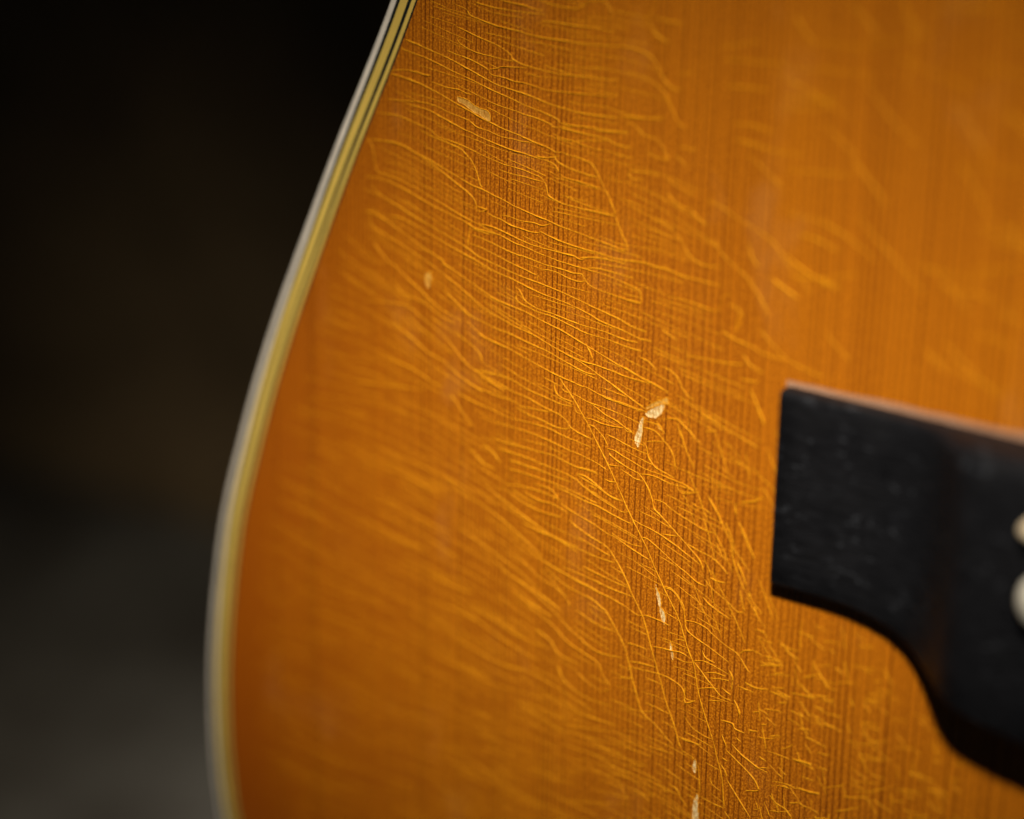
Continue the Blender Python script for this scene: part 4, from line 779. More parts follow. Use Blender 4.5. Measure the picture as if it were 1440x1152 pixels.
-130.49,-0.42 -128.35,-0.93 -126.26,-1.52 -124.14,-2.02 -122.71,-2.33;-147.35,15.69 -145.12,15.13 -144.39,14.93;
-109.27,-44.04 -107.04,-44.11 -104.80,-44.11 -104.05,-44.10;-96.24,35.18 -94.28,34.76 -93.64,34.60;
-114.46,14.95 -112.42,14.43 -110.42,13.87 -108.38,13.42 -106.37,12.92 -104.36,12.45 -102.38,11.96;
-118.94,-52.48 -116.63,-52.54 -114.36,-52.64 -112.85,-52.70;-147.07,-3.25 -144.53,-3.11 -142.02,-2.97 -139.55,-2.92 -137.92,-2.92;
-122.70,8.45 -120.75,7.71 -118.73,7.09 -116.70,6.51;-112.08,-44.39 -110.02,-44.87 -107.97,-45.35 -105.86,-45.70 -105.16,-45.81;
-97.00,38.39 -95.00,38.07 -93.03,37.69 -91.15,37.17 -89.30,36.59 -87.48,35.99 -85.68,35.39 -83.93,34.71 -83.36,34.46;
-129.57,-44.94 -127.21,-45.03 -124.85,-45.09 -122.50,-45.13 -120.93,-45.11;-152.13,-58.00 -149.63,-58.16 -147.14,-58.29 -144.68,-58.45 -142.20,-58.53;
-149.89,-67.88 -147.39,-67.99 -144.83,-67.94 -143.16,-67.98;-154.65,2.72 -152.06,2.88 -149.48,3.10 -146.93,3.30 -144.40,3.43 -141.93,3.45;
-100.99,-10.76 -98.99,-11.19 -97.01,-11.66 -95.05,-12.13 -93.11,-12.60 -91.81,-12.91;
-107.42,52.71 -105.33,52.48 -103.25,52.24 -101.16,52.10 -100.47,52.03;-159.72,-33.32 -157.21,-33.54 -156.37,-33.60;
-130.28,-5.16 -128.31,-5.95 -126.36,-6.74 -124.41,-7.50 -122.41,-8.19 -121.75,-8.43;
-113.48,15.74 -111.49,15.17 -109.51,14.58 -107.53,14.03 -105.51,13.56 -103.54,13.03 -102.87,12.89;
-162.11,-61.53 -159.52,-61.66 -156.92,-61.72 -154.36,-61.81 -151.80,-61.86 -149.23,-61.86 -146.68,-61.84 -144.11,-61.73 -143.26,-61.70;
-95.73,-35.95 -93.58,-35.97 -92.14,-35.95;-105.79,-42.89 -103.68,-43.18 -101.54,-43.40 -99.40,-43.58 -97.96,-43.64;
-147.22,-5.93 -144.67,-5.75 -143.84,-5.73;
-140.80,-26.92 -138.58,-27.44 -136.40,-28.00 -134.17,-28.45 -131.94,-28.88 -129.72,-29.30 -127.54,-29.75 -125.43,-30.31 -123.33,-30.86 -121.26,-31.45 -120.57,-31.63;
-165.51,-71.85 -162.92,-72.03 -160.40,-72.29 -159.54,-72.35;
-151.02,12.64 -148.62,12.34 -146.26,12.00 -143.94,11.63 -141.67,11.17 -139.48,10.62 -137.34,10.00 -136.63,9.81;
-109.10,-60.84 -106.88,-60.99 -104.68,-61.12 -102.46,-61.16 -100.25,-61.20 -98.05,-61.21 -95.88,-61.29 -93.77,-61.46 -93.07,-61.52;
-148.86,-23.55 -146.53,-23.98 -144.17,-24.31 -141.82,-24.63 -139.48,-24.95 -137.17,-25.29;
-159.65,-8.24 -157.09,-8.32 -154.57,-8.45 -152.04,-8.53 -149.59,-8.75 -148.77,-8.81;
-96.54,-50.15 -94.33,-50.02 -92.14,-49.92 -90.03,-50.04 -88.65,-50.15;-92.33,-16.10 -90.35,-16.49 -89.08,-16.81;
-108.72,42.18 -106.64,41.86 -104.55,41.60 -102.47,41.37 -101.10,41.18;-102.92,46.00 -100.78,46.07 -98.67,46.08 -97.97,46.07;
-108.94,-14.24 -106.84,-14.60 -104.74,-14.91 -102.67,-15.26 -101.97,-15.35;-116.49,35.71 -114.33,35.47 -112.18,35.22 -110.05,34.95;
-124.97,-53.87 -122.66,-54.03 -120.37,-54.20 -118.85,-54.29;-119.92,16.86 -117.92,16.23 -115.92,15.62 -113.91,15.04;
-137.79,33.73 -135.57,33.29 -133.45,32.68 -131.37,32.05 -129.98,31.65;
-162.74,-57.31 -160.28,-57.69 -157.83,-58.04 -155.40,-58.40 -152.98,-58.75 -151.35,-58.94;-123.12,32.92 -121.07,32.35 -119.01,31.82 -116.92,31.36;
-128.72,-54.79 -126.36,-54.87 -124.02,-54.98 -122.49,-55.10;-127.03,-18.78 -124.82,-19.15 -124.11,-19.32;
-135.77,45.53 -133.44,45.40 -131.16,45.18 -128.89,44.95 -126.68,44.62 -124.48,44.30;
-112.06,-43.47 -109.80,-43.52 -107.60,-43.67 -105.39,-43.78 -103.17,-43.82 -100.95,-43.80;
-151.91,11.25 -149.61,10.77 -147.29,10.32 -145.04,9.81 -142.80,9.29 -140.66,8.65;
-129.63,-65.63 -127.21,-65.61 -124.88,-65.76 -122.56,-65.90 -120.24,-66.03 -118.00,-66.28 -115.76,-66.51 -113.52,-66.68 -111.26,-66.79 -110.50,-66.79;
-161.47,-20.03 -159.02,-20.39 -156.63,-20.83 -154.24,-21.24 -151.90,-21.71 -149.53,-22.08 -147.18,-22.48 -144.82,-22.82 -142.49,-23.19 -141.71,-23.29;
-130.32,5.50 -128.30,4.80 -126.32,4.05 -124.31,3.37;-110.82,11.16 -108.72,10.80 -106.65,10.44 -104.57,10.11 -102.51,9.76 -100.47,9.39;
-120.67,-34.97 -118.63,-35.58 -116.56,-36.11 -114.53,-36.69 -113.85,-36.88;
-104.64,55.12 -102.51,55.14 -100.41,55.09 -98.33,55.04 -96.28,54.89 -94.27,54.63 -92.30,54.30 -91.65,54.18;
-154.31,-26.29 -151.95,-26.73 -149.61,-27.17 -147.27,-27.58 -144.96,-28.02 -142.64,-28.41 -140.30,-28.74;
-113.19,55.67 -111.07,55.43 -108.93,55.29 -106.79,55.19 -104.66,55.17;-107.61,34.81 -105.47,34.68 -103.34,34.56 -102.63,34.54;
-131.77,-26.27 -129.59,-26.75 -127.44,-27.25 -125.29,-27.75 -123.19,-28.29 -122.50,-28.48;-90.03,-43.03 -87.99,-43.28 -86.67,-43.51;
-127.80,15.92 -125.86,15.14 -123.89,14.41 -123.22,14.19;-111.00,-41.30 -108.85,-41.59 -108.12,-41.66;-124.41,11.98 -122.57,11.10 -121.29,10.59;
-104.80,-48.14 -102.58,-48.17 -100.36,-48.14 -98.15,-48.10 -95.95,-48.04 -93.78,-48.04 -91.67,-48.18 -89.62,-48.42 -87.61,-48.74 -86.95,-48.85;
-158.09,-39.52 -155.58,-39.74 -153.02,-39.81 -150.52,-39.95 -148.03,-40.07 -145.60,-40.31 -143.23,-40.62 -142.43,-40.71;
-79.71,-43.34 -77.78,-43.71 -77.15,-43.84;
-91.31,16.03 -89.39,15.57 -87.44,15.20 -85.52,14.79 -83.59,14.44 -81.67,14.11 -79.74,13.79 -77.82,13.51 -75.94,13.14;
-108.93,52.97 -106.77,53.01 -104.62,53.05 -102.48,53.15 -101.07,53.21;-166.73,-58.34 -164.25,-58.72 -161.81,-59.14;
-134.34,-60.07 -131.83,-59.85 -129.35,-59.67 -126.90,-59.56 -124.51,-59.53 -122.14,-59.53;-106.87,-34.54 -104.89,-35.11 -102.91,-35.66;
-165.66,-31.34 -163.25,-31.82 -160.81,-32.22 -158.38,-32.61 -155.97,-33.00 -153.54,-33.34 -151.10,-33.62 -148.66,-33.88 -146.23,-34.11 -144.65,-34.33;
-152.76,8.38 -150.27,8.28 -147.82,8.11 -147.00,8.06;
-139.25,7.10 -137.18,6.38 -135.10,5.69 -133.02,5.03 -130.97,4.35 -128.93,3.66 -126.96,2.90 -124.91,2.27;
-79.75,-32.91 -77.72,-32.96 -75.71,-33.06 -75.03,-33.06;-100.13,48.05 -98.08,47.82 -96.05,47.58 -95.38,47.50;
-88.59,-0.13 -86.62,-0.47 -84.66,-0.79 -82.69,-1.05 -80.71,-1.26 -78.76,-1.51;-103.53,-27.64 -101.67,-28.34 -99.74,-28.93 -97.81,-29.51 -97.14,-29.64;
-88.32,-45.96 -86.42,-46.47 -84.59,-47.09 -83.99,-47.30;
-161.03,-42.99 -158.53,-43.25 -156.05,-43.52 -153.58,-43.80 -151.16,-44.12 -148.77,-44.47 -147.96,-44.56;
-107.14,48.00 -104.99,48.01 -102.84,48.08 -100.72,48.13 -100.01,48.13;-95.99,32.50 -93.91,32.47 -91.86,32.32 -89.86,32.10 -87.90,31.78 -87.24,31.67;
-134.91,-8.81 -132.54,-8.91 -130.24,-9.15 -127.97,-9.44 -125.77,-9.82 -123.58,-10.21 -121.45,-10.69 -120.74,-10.84;
-116.68,-8.40 -114.67,-9.00 -113.33,-9.38;-103.94,-51.02 -101.69,-50.93 -99.44,-50.82 -97.21,-50.70 -95.03,-50.69;
-136.83,-8.74 -134.62,-9.21 -132.42,-9.68 -130.32,-10.29 -128.22,-10.90 -126.18,-11.56;
-137.53,-1.29 -135.23,-1.60 -132.94,-1.92 -130.76,-2.40 -128.71,-3.07 -126.63,-3.67 -124.57,-4.29 -122.51,-4.88 -120.44,-5.45 -119.04,-5.76;
-143.82,29.98 -141.54,29.56 -140.03,29.28;
-164.35,-50.54 -161.63,-50.35 -158.94,-50.22 -156.34,-50.24 -153.82,-50.41 -151.32,-50.58 -148.88,-50.83 -146.47,-51.12 -144.04,-51.35 -141.66,-51.61 -139.24,-51.79;
-161.31,-39.30 -158.70,-39.33 -157.83,-39.33;-94.62,-17.23 -92.62,-17.59 -90.65,-18.01 -88.72,-18.46 -88.07,-18.60;
-84.97,-31.49 -83.02,-31.87 -81.73,-32.09;-91.03,-35.65 -88.91,-35.65 -86.84,-35.78;-119.15,57.89 -117.06,57.47 -114.92,57.20 -112.80,56.91;
-93.57,-15.88 -91.75,-16.56 -89.96,-17.28 -88.78,-17.75;-131.51,12.95 -129.40,12.37 -128.71,12.16;-90.76,-8.57 -88.87,-9.11 -86.99,-9.63;
-153.73,4.07 -151.31,3.78 -148.90,3.48 -146.49,3.25;-129.46,57.80 -127.23,57.53 -125.00,57.31 -122.77,57.14 -121.29,57.05;
-142.94,17.97 -140.94,17.14 -138.94,16.32 -136.98,15.47 -135.02,14.63 -134.35,14.37;
-155.74,-6.83 -153.20,-6.87 -150.70,-6.98 -148.23,-7.14 -145.78,-7.29 -143.40,-7.56 -141.01,-7.78 -138.68,-8.08 -136.37,-8.40 -134.83,-8.60;
-85.41,-15.97 -83.75,-16.82 -82.07,-17.62 -80.41,-18.44 -78.74,-19.23 -77.02,-19.94 -76.44,-20.15;
-149.55,6.45 -147.12,6.24 -144.70,6.04 -142.36,5.72 -140.05,5.37 -137.80,4.92 -136.33,4.58;
-161.19,-44.80 -158.51,-44.67 -155.86,-44.54 -153.26,-44.50 -150.72,-44.56 -149.05,-44.63;-95.90,-52.96 -93.81,-53.18 -93.13,-53.29;
-131.54,28.78 -129.55,28.02 -127.54,27.33 -125.50,26.68 -124.15,26.25;-113.75,23.99 -111.61,23.71 -110.18,23.55;
-122.56,21.86 -120.64,21.09 -118.64,20.46 -117.34,20.00;-94.74,1.91 -92.75,1.54 -92.07,1.45;-111.14,52.51 -109.05,52.21 -106.95,51.95 -106.26,51.87;
-159.68,-78.01 -157.07,-78.06 -154.44,-78.02 -151.81,-77.93 -149.26,-77.98 -146.70,-77.95 -145.86,-77.97;
-103.59,-33.14 -101.59,-33.62 -99.54,-33.99 -98.16,-34.21;
-103.77,-9.75 -101.77,-10.22 -99.80,-10.72 -97.81,-11.18 -95.85,-11.64 -93.90,-12.13 -92.62,-12.48;
-137.95,-49.47 -135.48,-49.44 -133.05,-49.47 -130.64,-49.53 -129.84,-49.54;-136.40,19.74 -134.35,19.03 -132.28,18.37 -130.93,17.90;
-121.90,-63.85 -119.68,-64.18 -117.52,-64.57 -115.32,-64.88 -113.14,-65.18 -110.94,-65.42;-83.13,-6.88 -81.18,-7.18 -79.27,-7.56 -78.01,-7.82;
-136.92,35.00 -134.75,34.47 -132.66,33.85 -130.61,33.17 -128.56,32.52 -126.49,31.91 -125.13,31.49;
-96.64,0.25 -94.66,-0.17 -92.70,-0.60 -90.74,-1.01 -90.09,-1.14;-163.41,-39.79 -160.78,-39.80 -158.12,-39.70;
-155.27,-15.13 -153.00,-15.70 -152.24,-15.89;-126.44,-62.57 -124.19,-62.87 -121.96,-63.20 -119.78,-63.58 -119.06,-63.72;
-164.79,-41.35 -162.32,-41.73 -159.83,-42.03 -157.35,-42.32 -154.86,-42.56 -152.40,-42.83 -149.97,-43.12 -147.61,-43.50 -145.25,-43.87 -142.93,-44.26 -140.71,-44.81;
-153.98,-4.05 -151.36,-3.74 -148.76,-3.42 -147.04,-3.23;-104.17,60.01 -102.05,60.11 -99.94,60.22 -97.86,60.19 -95.80,60.13 -93.78,59.92;
-87.27,-25.18 -85.21,-25.30 -83.87,-25.42;-80.07,-50.06 -78.23,-50.59 -76.39,-51.11 -74.52,-51.54 -72.66,-51.98 -71.43,-52.30;
-145.39,4.77 -143.07,4.38 -140.79,3.95 -138.57,3.45 -136.33,3.01;
-116.52,-54.92 -114.18,-54.85 -111.87,-54.79 -109.55,-54.67 -107.24,-54.55 -104.94,-54.37 -104.17,-54.28;
-130.94,24.22 -128.83,23.65 -126.71,23.14 -124.55,22.71 -122.41,22.27 -120.28,21.84 -119.56,21.72;
-108.49,21.97 -106.33,21.86 -104.16,21.84 -102.03,21.71;
-156.70,-68.98 -154.22,-69.24 -151.73,-69.44 -149.23,-69.61 -146.70,-69.65 -144.16,-69.64 -141.70,-69.77 -139.24,-69.85;
-121.01,45.37 -118.96,44.83 -116.91,44.30 -114.85,43.84 -112.76,43.45 -110.71,43.00 -108.63,42.67 -106.55,42.35 -105.16,42.16;
-97.81,35.89 -95.77,35.67 -93.77,35.35 -91.78,35.05;-99.89,12.40 -97.83,12.14 -96.45,11.98;
-93.78,20.62 -91.81,20.24 -89.85,19.86 -87.91,19.48 -85.98,19.09 -84.07,18.69 -82.16,18.32 -80.27,17.93 -79.65,17.78;
-138.59,-4.63 -136.15,-4.61 -133.77,-4.70 -131.46,-4.95 -129.98,-5.22;
-127.40,18.31 -125.48,17.49 -123.56,16.71 -121.60,15.98 -119.64,15.27 -118.97,15.06;-152.17,9.87 -149.64,9.89 -147.15,9.86 -144.71,9.73;
-144.89,-31.14 -142.67,-31.71 -140.47,-32.27 -138.20,-32.70 -135.97,-33.18 -133.78,-33.69 -131.56,-34.15;
-117.84,-18.63 -115.92,-19.37 -113.98,-20.08 -112.08,-20.82;-136.01,-25.60 -133.79,-26.07 -131.55,-26.46 -129.33,-26.88 -128.59,-27.01;
-166.56,-60.18 -164.01,-60.44 -161.50,-60.74 -159.02,-61.06 -156.59,-61.44 -155.76,-61.52;
-119.85,-53.27 -117.57,-53.42 -115.31,-53.58 -113.06,-53.73 -110.84,-53.91 -108.62,-54.06;-116.96,34.27 -114.86,33.87 -112.75,33.52 -110.66,33.15;
-94.42,-44.26 -92.26,-44.23 -90.14,-44.32 -88.08,-44.50 -86.04,-44.70 -85.38,-44.83;
-167.48,-47.72 -164.79,-47.69 -162.13,-47.68 -159.52,-47.72 -156.93,-47.80 -154.35,-47.82;-94.53,24.52 -92.53,24.20 -90.53,23.92 -89.22,23.72;
-161.10,-67.22 -158.62,-67.53 -156.15,-67.84 -153.62,-67.99 -151.08,-68.08 -149.39,-68.14;-122.40,-9.70 -120.31,-10.22 -118.27,-10.80 -116.87,-11.12;
-147.59,-9.86 -145.27,-10.27 -142.96,-10.67 -140.68,-11.11 -138.43,-11.55;-91.37,15.30 -89.36,15.05 -87.40,14.70 -85.45,14.38;
-143.56,24.80 -141.64,23.88 -139.67,23.02 -139.04,22.71;-95.11,-43.26 -93.02,-43.47 -90.97,-43.72 -89.64,-43.97;
-82.21,0.86 -80.35,0.39 -78.46,-0.00 -76.56,-0.36 -74.62,-0.55 -72.63,-0.53 -71.97,-0.51;-135.33,-67.05 -132.96,-67.24 -132.19,-67.34;
-84.87,-36.28 -82.88,-36.55 -80.95,-36.93 -79.65,-37.15;
-143.04,27.54 -140.86,26.97 -138.71,26.36 -136.57,25.76 -134.48,25.10 -132.39,24.47 -131.01,24.04;
-158.41,-29.58 -155.96,-29.90 -153.54,-30.26 -151.14,-30.61 -148.78,-31.01 -146.40,-31.35 -144.05,-31.70 -141.69,-32.02 -139.35,-32.33 -138.59,-32.45;
-117.34,-20.39 -115.30,-20.95 -113.26,-21.48 -112.56,-21.63;-156.67,-19.34 -154.37,-19.90 -152.05,-20.40 -149.76,-20.91 -147.49,-21.45 -145.21,-21.93;
-106.96,56.99 -104.81,57.16 -102.67,57.35 -100.55,57.53 -98.45,57.58 -96.37,57.60 -94.33,57.47 -93.66,57.40;
-157.78,-55.91 -155.45,-56.43 -153.15,-56.99 -150.86,-57.54 -149.36,-57.93;
-91.02,21.14 -89.01,20.92 -87.01,20.69 -85.02,20.48 -83.06,20.23 -81.12,19.96 -80.47,19.87;-166.17,-38.31 -163.73,-38.74 -161.27,-39.12;
-121.55,55.83 -119.35,55.65 -117.15,55.54 -114.94,55.52 -112.75,55.47 -112.03,55.44;-132.59,-48.69 -130.25,-48.88 -127.89,-48.99 -126.30,-49.02;
-120.85,36.33 -118.82,35.75 -116.73,35.29 -115.37,34.95;
-101.89,-55.87 -99.65,-55.82 -97.49,-55.91 -95.37,-56.09 -93.27,-56.29 -91.24,-56.61 -89.24,-56.97 -87.27,-57.39;
-90.95,-19.20 -88.97,-19.57 -87.03,-19.98;-119.92,58.72 -117.71,58.66 -115.50,58.61 -114.77,58.60;
-101.89,-17.80 -99.99,-18.42 -98.10,-19.05 -96.15,-19.57 -94.23,-20.11 -93.58,-20.27;-116.67,-59.27 -114.42,-59.43 -113.67,-59.48;
-140.56,12.62 -138.48,11.92 -136.47,11.13 -134.46,10.36 -133.80,10.09;
-140.73,7.82 -138.52,7.32 -136.32,6.80 -134.16,6.25 -132.06,5.63 -129.99,4.98 -127.94,4.32 -127.23,4.14;
-121.44,-29.67 -119.41,-30.30 -117.41,-30.95 -115.45,-31.64;-131.80,56.96 -129.57,56.67 -127.36,56.34 -126.63,56.21;
-107.55,59.31 -105.41,59.30 -103.28,59.35 -101.17,59.35 -99.08,59.32 -97.03,59.17;
-115.54,-30.45 -113.66,-31.25 -111.81,-32.06 -109.94,-32.83 -108.70,-33.35;-96.88,-33.98 -94.81,-34.26 -94.12,-34.34;
-137.94,-0.42 -135.66,-0.79 -133.44,-1.22 -131.31,-1.80 -129.27,-2.48 -127.24,-3.18 -125.91,-3.65;-111.76,6.96 -109.74,6.45 -107.69,5.99;
-138.53,35.26 -136.48,34.55 -134.47,33.78 -132.48,33.00;-94.40,-25.31 -92.40,-25.67 -90.36,-25.93;
-158.56,-22.18 -156.26,-22.76 -153.99,-23.35 -151.73,-23.94 -149.45,-24.47 -147.17,-25.00;-163.17,-69.71 -160.54,-69.76 -159.66,-69.75;
-162.65,-18.98 -160.26,-19.46 -157.93,-20.01 -155.66,-20.61 -154.14,-21.00;-81.02,-20.68 -79.30,-21.41 -77.51,-22.01 -76.90,-22.18;
-109.01,32.88 -106.84,32.81 -104.70,32.72 -102.56,32.64 -100.42,32.65 -99.72,32.62;
-136.21,20.87 -134.17,20.15 -132.12,19.46 -130.06,18.80 -128.05,18.08;-159.22,-37.63 -156.75,-37.95 -154.26,-38.18 -151.83,-38.47 -151.00,-38.54;
-97.34,9.75 -95.42,9.22 -93.51,8.69 -91.61,8.17 -89.72,7.64 -87.87,7.07 -86.05,6.45 -84.85,6.05;
-147.66,22.26 -145.60,21.47 -143.58,20.64 -141.57,19.82 -139.59,18.97;-130.33,-66.46 -128.06,-66.77 -125.82,-67.13 -123.65,-67.59 -122.92,-67.72;
-134.14,-38.00 -131.94,-38.47 -129.76,-38.96 -127.61,-39.49 -125.46,-39.99;-138.37,8.71 -136.36,7.92 -134.39,7.10 -132.39,6.34 -130.42,5.54;
-109.04,37.13 -106.91,36.95 -104.77,36.85 -102.65,36.72 -100.55,36.57;-123.22,5.35 -121.21,4.68 -119.19,4.07 -117.11,3.58 -115.71,3.28;
-86.66,-15.99 -84.87,-16.65 -83.09,-17.31;-87.73,-39.04 -85.82,-39.54 -85.19,-39.71;
-135.85,43.02 -133.60,42.67 -131.42,42.21 -129.28,41.70 -127.16,41.18 -126.47,40.98;
-86.43,13.14 -84.50,12.78 -82.57,12.44 -80.63,12.14 -78.68,11.91 -76.76,11.66 -74.85,11.37;
-160.55,-10.37 -158.06,-10.64 -155.59,-10.92 -153.19,-11.27 -150.82,-11.67 -148.47,-12.08 -146.16,-12.53 -143.83,-12.90 -141.52,-13.28;
-157.34,-7.17 -154.76,-7.14 -152.21,-7.14 -149.68,-7.17;-122.64,0.31 -120.49,-0.12 -118.30,-0.42 -116.10,-0.66 -115.38,-0.77;
-82.27,-49.16 -80.46,-49.78 -79.88,-50.02;-105.62,-40.84 -103.61,-41.34 -101.58,-41.77 -99.50,-42.10 -98.80,-42.18;
-92.95,9.50 -90.98,9.14 -89.02,8.77 -87.09,8.34 -85.82,8.05;
-109.11,32.26 -106.93,32.24 -104.77,32.18 -102.62,32.18 -100.49,32.15 -98.37,32.13 -97.66,32.11;-99.79,38.42 -97.73,38.23 -97.04,38.19;
-100.47,4.13 -98.46,3.73 -96.49,3.27;-167.11,-45.43 -164.53,-45.61 -161.94,-45.76 -159.38,-45.91 -157.69,-46.05;
-121.73,51.78 -119.67,51.25 -118.99,51.07;-107.77,61.73 -105.65,61.65 -104.25,61.56;-82.37,-21.62 -80.52,-22.15 -78.68,-22.65 -78.04,-22.78;
-120.34,-15.88 -118.23,-16.35 -116.18,-16.91 -114.17,-17.50 -112.80,-17.84;
-153.36,0.08 -150.77,0.28 -148.19,0.53 -145.63,0.77 -143.11,0.93 -140.63,1.01 -138.21,0.92 -136.62,0.85;
-103.91,28.80 -101.78,28.69 -99.66,28.64 -97.57,28.49 -95.49,28.39 -93.42,28.26;-137.47,39.48 -135.22,39.10 -132.98,38.73 -131.54,38.39;
-93.14,-8.24 -91.16,-8.62 -89.86,-8.90;-164.26,-67.74 -161.94,-68.35 -159.55,-68.82 -157.09,-69.17 -154.66,-69.53 -152.17,-69.74 -149.69,-69.94;
-111.13,38.15 -109.12,37.64 -107.10,37.19;-99.48,-53.86 -97.21,-53.57 -94.99,-53.44 -92.82,-53.42;
-138.80,30.01 -136.69,29.36 -134.61,28.70 -133.19,28.31;-124.86,59.86 -122.80,59.31 -120.69,58.87 -120.00,58.70;
-101.04,30.08 -99.02,29.73 -96.97,29.49 -96.29,29.41;-156.90,-1.78 -154.28,-1.55 -153.40,-1.45;-117.78,19.27 -115.81,18.61 -115.14,18.41;
-160.43,-28.95 -157.90,-29.15 -155.40,-29.37 -152.93,-29.61 -150.47,-29.85 -148.03,-30.07 -145.60,-30.30 -143.21,-30.56 -141.63,-30.75;
-130.89,58.42 -128.65,58.16 -126.46,57.81 -124.26,57.53 -122.07,57.25;-131.39,59.15 -129.24,58.69 -128.51,58.56;
-105.93,50.24 -103.81,50.15 -101.70,50.07 -99.60,50.02 -98.91,49.97;-92.80,-51.94 -90.71,-52.10 -90.02,-52.18;
-165.86,-33.86 -163.53,-34.46 -161.13,-34.93 -158.75,-35.42 -157.94,-35.54;
-135.24,-47.21 -132.91,-47.46 -130.54,-47.61 -128.21,-47.81 -125.87,-47.93 -123.57,-48.11 -121.27,-48.26 -118.96,-48.35 -118.19,-48.37;
-88.92,-22.03 -87.02,-22.53 -85.14,-23.07;-100.85,14.47 -98.83,14.09 -96.83,13.70 -95.51,13.44;
-165.82,-64.31 -163.19,-64.41 -160.58,-64.49 -158.03,-64.68 -155.48,-64.81 -152.92,-64.90 -150.38,-64.98 -147.81,-64.96 -145.26,-64.93 -143.54,-64.81;
-124.69,-58.46 -122.42,-58.69 -120.15,-58.92;
-149.76,-10.78 -147.35,-11.05 -144.94,-11.29 -142.58,-11.59 -140.19,-11.80 -137.84,-12.05 -135.56,-12.42 -133.30,-12.80 -131.08,-13.22 -128.89,-13.68 -126.74,-14.18 -124.66,-14.77 -123.96,-14.95;
-101.61,4.02 -99.57,3.68 -98.21,3.45;-96.50,-57.34 -94.47,-57.71 -92.50,-58.17 -90.50,-58.55;
-87.07,9.91 -85.19,9.43 -83.30,8.98 -81.44,8.49 -79.60,7.99 -77.78,7.49 -75.93,7.04 -74.14,6.51 -72.92,6.21;
-134.17,49.75 -131.89,49.52 -129.62,49.28 -127.39,49.02 -125.17,48.73 -122.97,48.45 -122.25,48.34;
-114.38,27.95 -112.31,27.50 -110.22,27.13 -108.14,26.79 -107.44,26.68;-114.78,-43.55 -112.53,-43.67 -110.31,-43.82 -108.14,-44.06 -106.69,-44.20;
-83.81,-19.83 -82.02,-20.48 -80.82,-20.88;-111.79,38.61 -109.62,38.49 -108.20,38.35;-121.31,-3.43 -119.22,-3.93 -117.08,-4.33 -115.68,-4.63;
-80.00,-3.35 -78.00,-3.45 -75.99,-3.45 -73.97,-3.32 -71.94,-3.02;-86.32,-6.11 -84.39,-6.52 -83.12,-6.79;-154.04,7.41 -151.61,7.12 -149.16,6.92;
-113.94,-44.62 -111.82,-45.01 -109.72,-45.41 -107.61,-45.79 -105.47,-46.06 -104.76,-46.15;
-119.83,-57.99 -117.63,-58.31 -115.44,-58.62 -113.32,-59.05 -111.21,-59.47;-153.44,6.09 -150.87,6.23 -149.18,6.26;
-152.63,-10.10 -150.32,-10.60 -149.55,-10.75;
-143.15,23.04 -140.97,22.46 -138.84,21.83 -136.68,21.24 -134.52,20.70 -132.40,20.10 -130.29,19.53 -128.19,18.94 -127.52,18.70;
-113.42,-39.51 -111.36,-40.01 -109.34,-40.56 -107.34,-41.11 -105.27,-41.53 -103.20,-41.91 -101.84,-42.18;-137.89,45.41 -135.66,44.98 -133.49,44.47;
-88.09,-4.84 -86.16,-5.25 -84.24,-5.66 -82.34,-6.10 -80.47,-6.56 -78.60,-7.00;-88.33,16.86 -86.43,16.40 -84.50,16.04;
-139.62,-65.93 -137.04,-65.63 -134.49,-65.34 -132.00,-65.24 -129.56,-65.19 -127.16,-65.21 -124.79,-65.27 -122.43,-65.32 -120.13,-65.46 -119.37,-65.54;
-167.43,-62.41 -164.90,-62.71 -162.46,-63.14 -159.96,-63.46 -157.51,-63.81 -155.04,-64.09 -152.57,-64.37 -150.12,-64.63 -147.60,-64.70;
-83.55,-39.65 -81.59,-40.00 -79.69,-40.42 -78.45,-40.74;-88.73,-41.32 -86.77,-41.71 -86.11,-41.83;
-83.39,3.18 -81.45,2.88 -79.49,2.64 -77.54,2.41 -75.60,2.21 -74.95,2.16;-127.44,59.31 -125.33,58.82 -124.63,58.65;
-87.32,13.90 -85.37,13.56 -83.45,13.18 -81.53,12.84 -79.59,12.57 -77.65,12.33 -75.74,12.05;-100.27,24.02 -98.19,23.83 -96.13,23.61 -94.09,23.37;
-151.25,-51.91 -148.89,-52.31 -146.53,-52.70 -144.18,-53.06 -143.42,-53.22;-129.63,38.60 -127.48,38.13 -125.35,37.64 -123.96,37.28;
-163.49,-44.14 -160.99,-44.43 -160.15,-44.52;-92.25,-7.32 -90.41,-7.94 -88.59,-8.59;
-133.38,55.32 -131.24,54.80 -129.09,54.33 -126.98,53.81 -125.56,53.49;-93.55,-26.20 -91.54,-26.54 -90.22,-26.79;
-153.44,1.61 -150.84,1.88 -148.26,2.17 -147.40,2.26;-125.57,-8.31 -123.53,-8.95 -121.56,-9.68;-110.21,7.89 -108.19,7.39 -106.85,7.06;
-118.17,8.30 -116.18,7.66 -114.20,7.04 -112.17,6.51 -110.12,6.02 -108.12,5.49 -106.09,5.04 -104.74,4.74;
-148.94,16.97 -146.90,16.14 -144.83,15.36 -142.70,14.69 -141.29,14.23;-117.45,-60.23 -115.14,-60.28 -112.85,-60.31 -110.58,-60.36 -108.30,-60.37;
-111.42,40.46 -109.28,40.25 -108.57,40.18;-125.20,-29.39 -123.09,-29.93 -120.97,-30.42 -118.91,-31.00 -116.90,-31.62 -114.91,-32.26 -114.23,-32.45;
-116.21,-24.81 -114.32,-25.59 -112.50,-26.44 -110.66,-27.26 -109.42,-27.78;-137.99,23.99 -135.80,23.49 -133.64,22.95 -131.48,22.44;
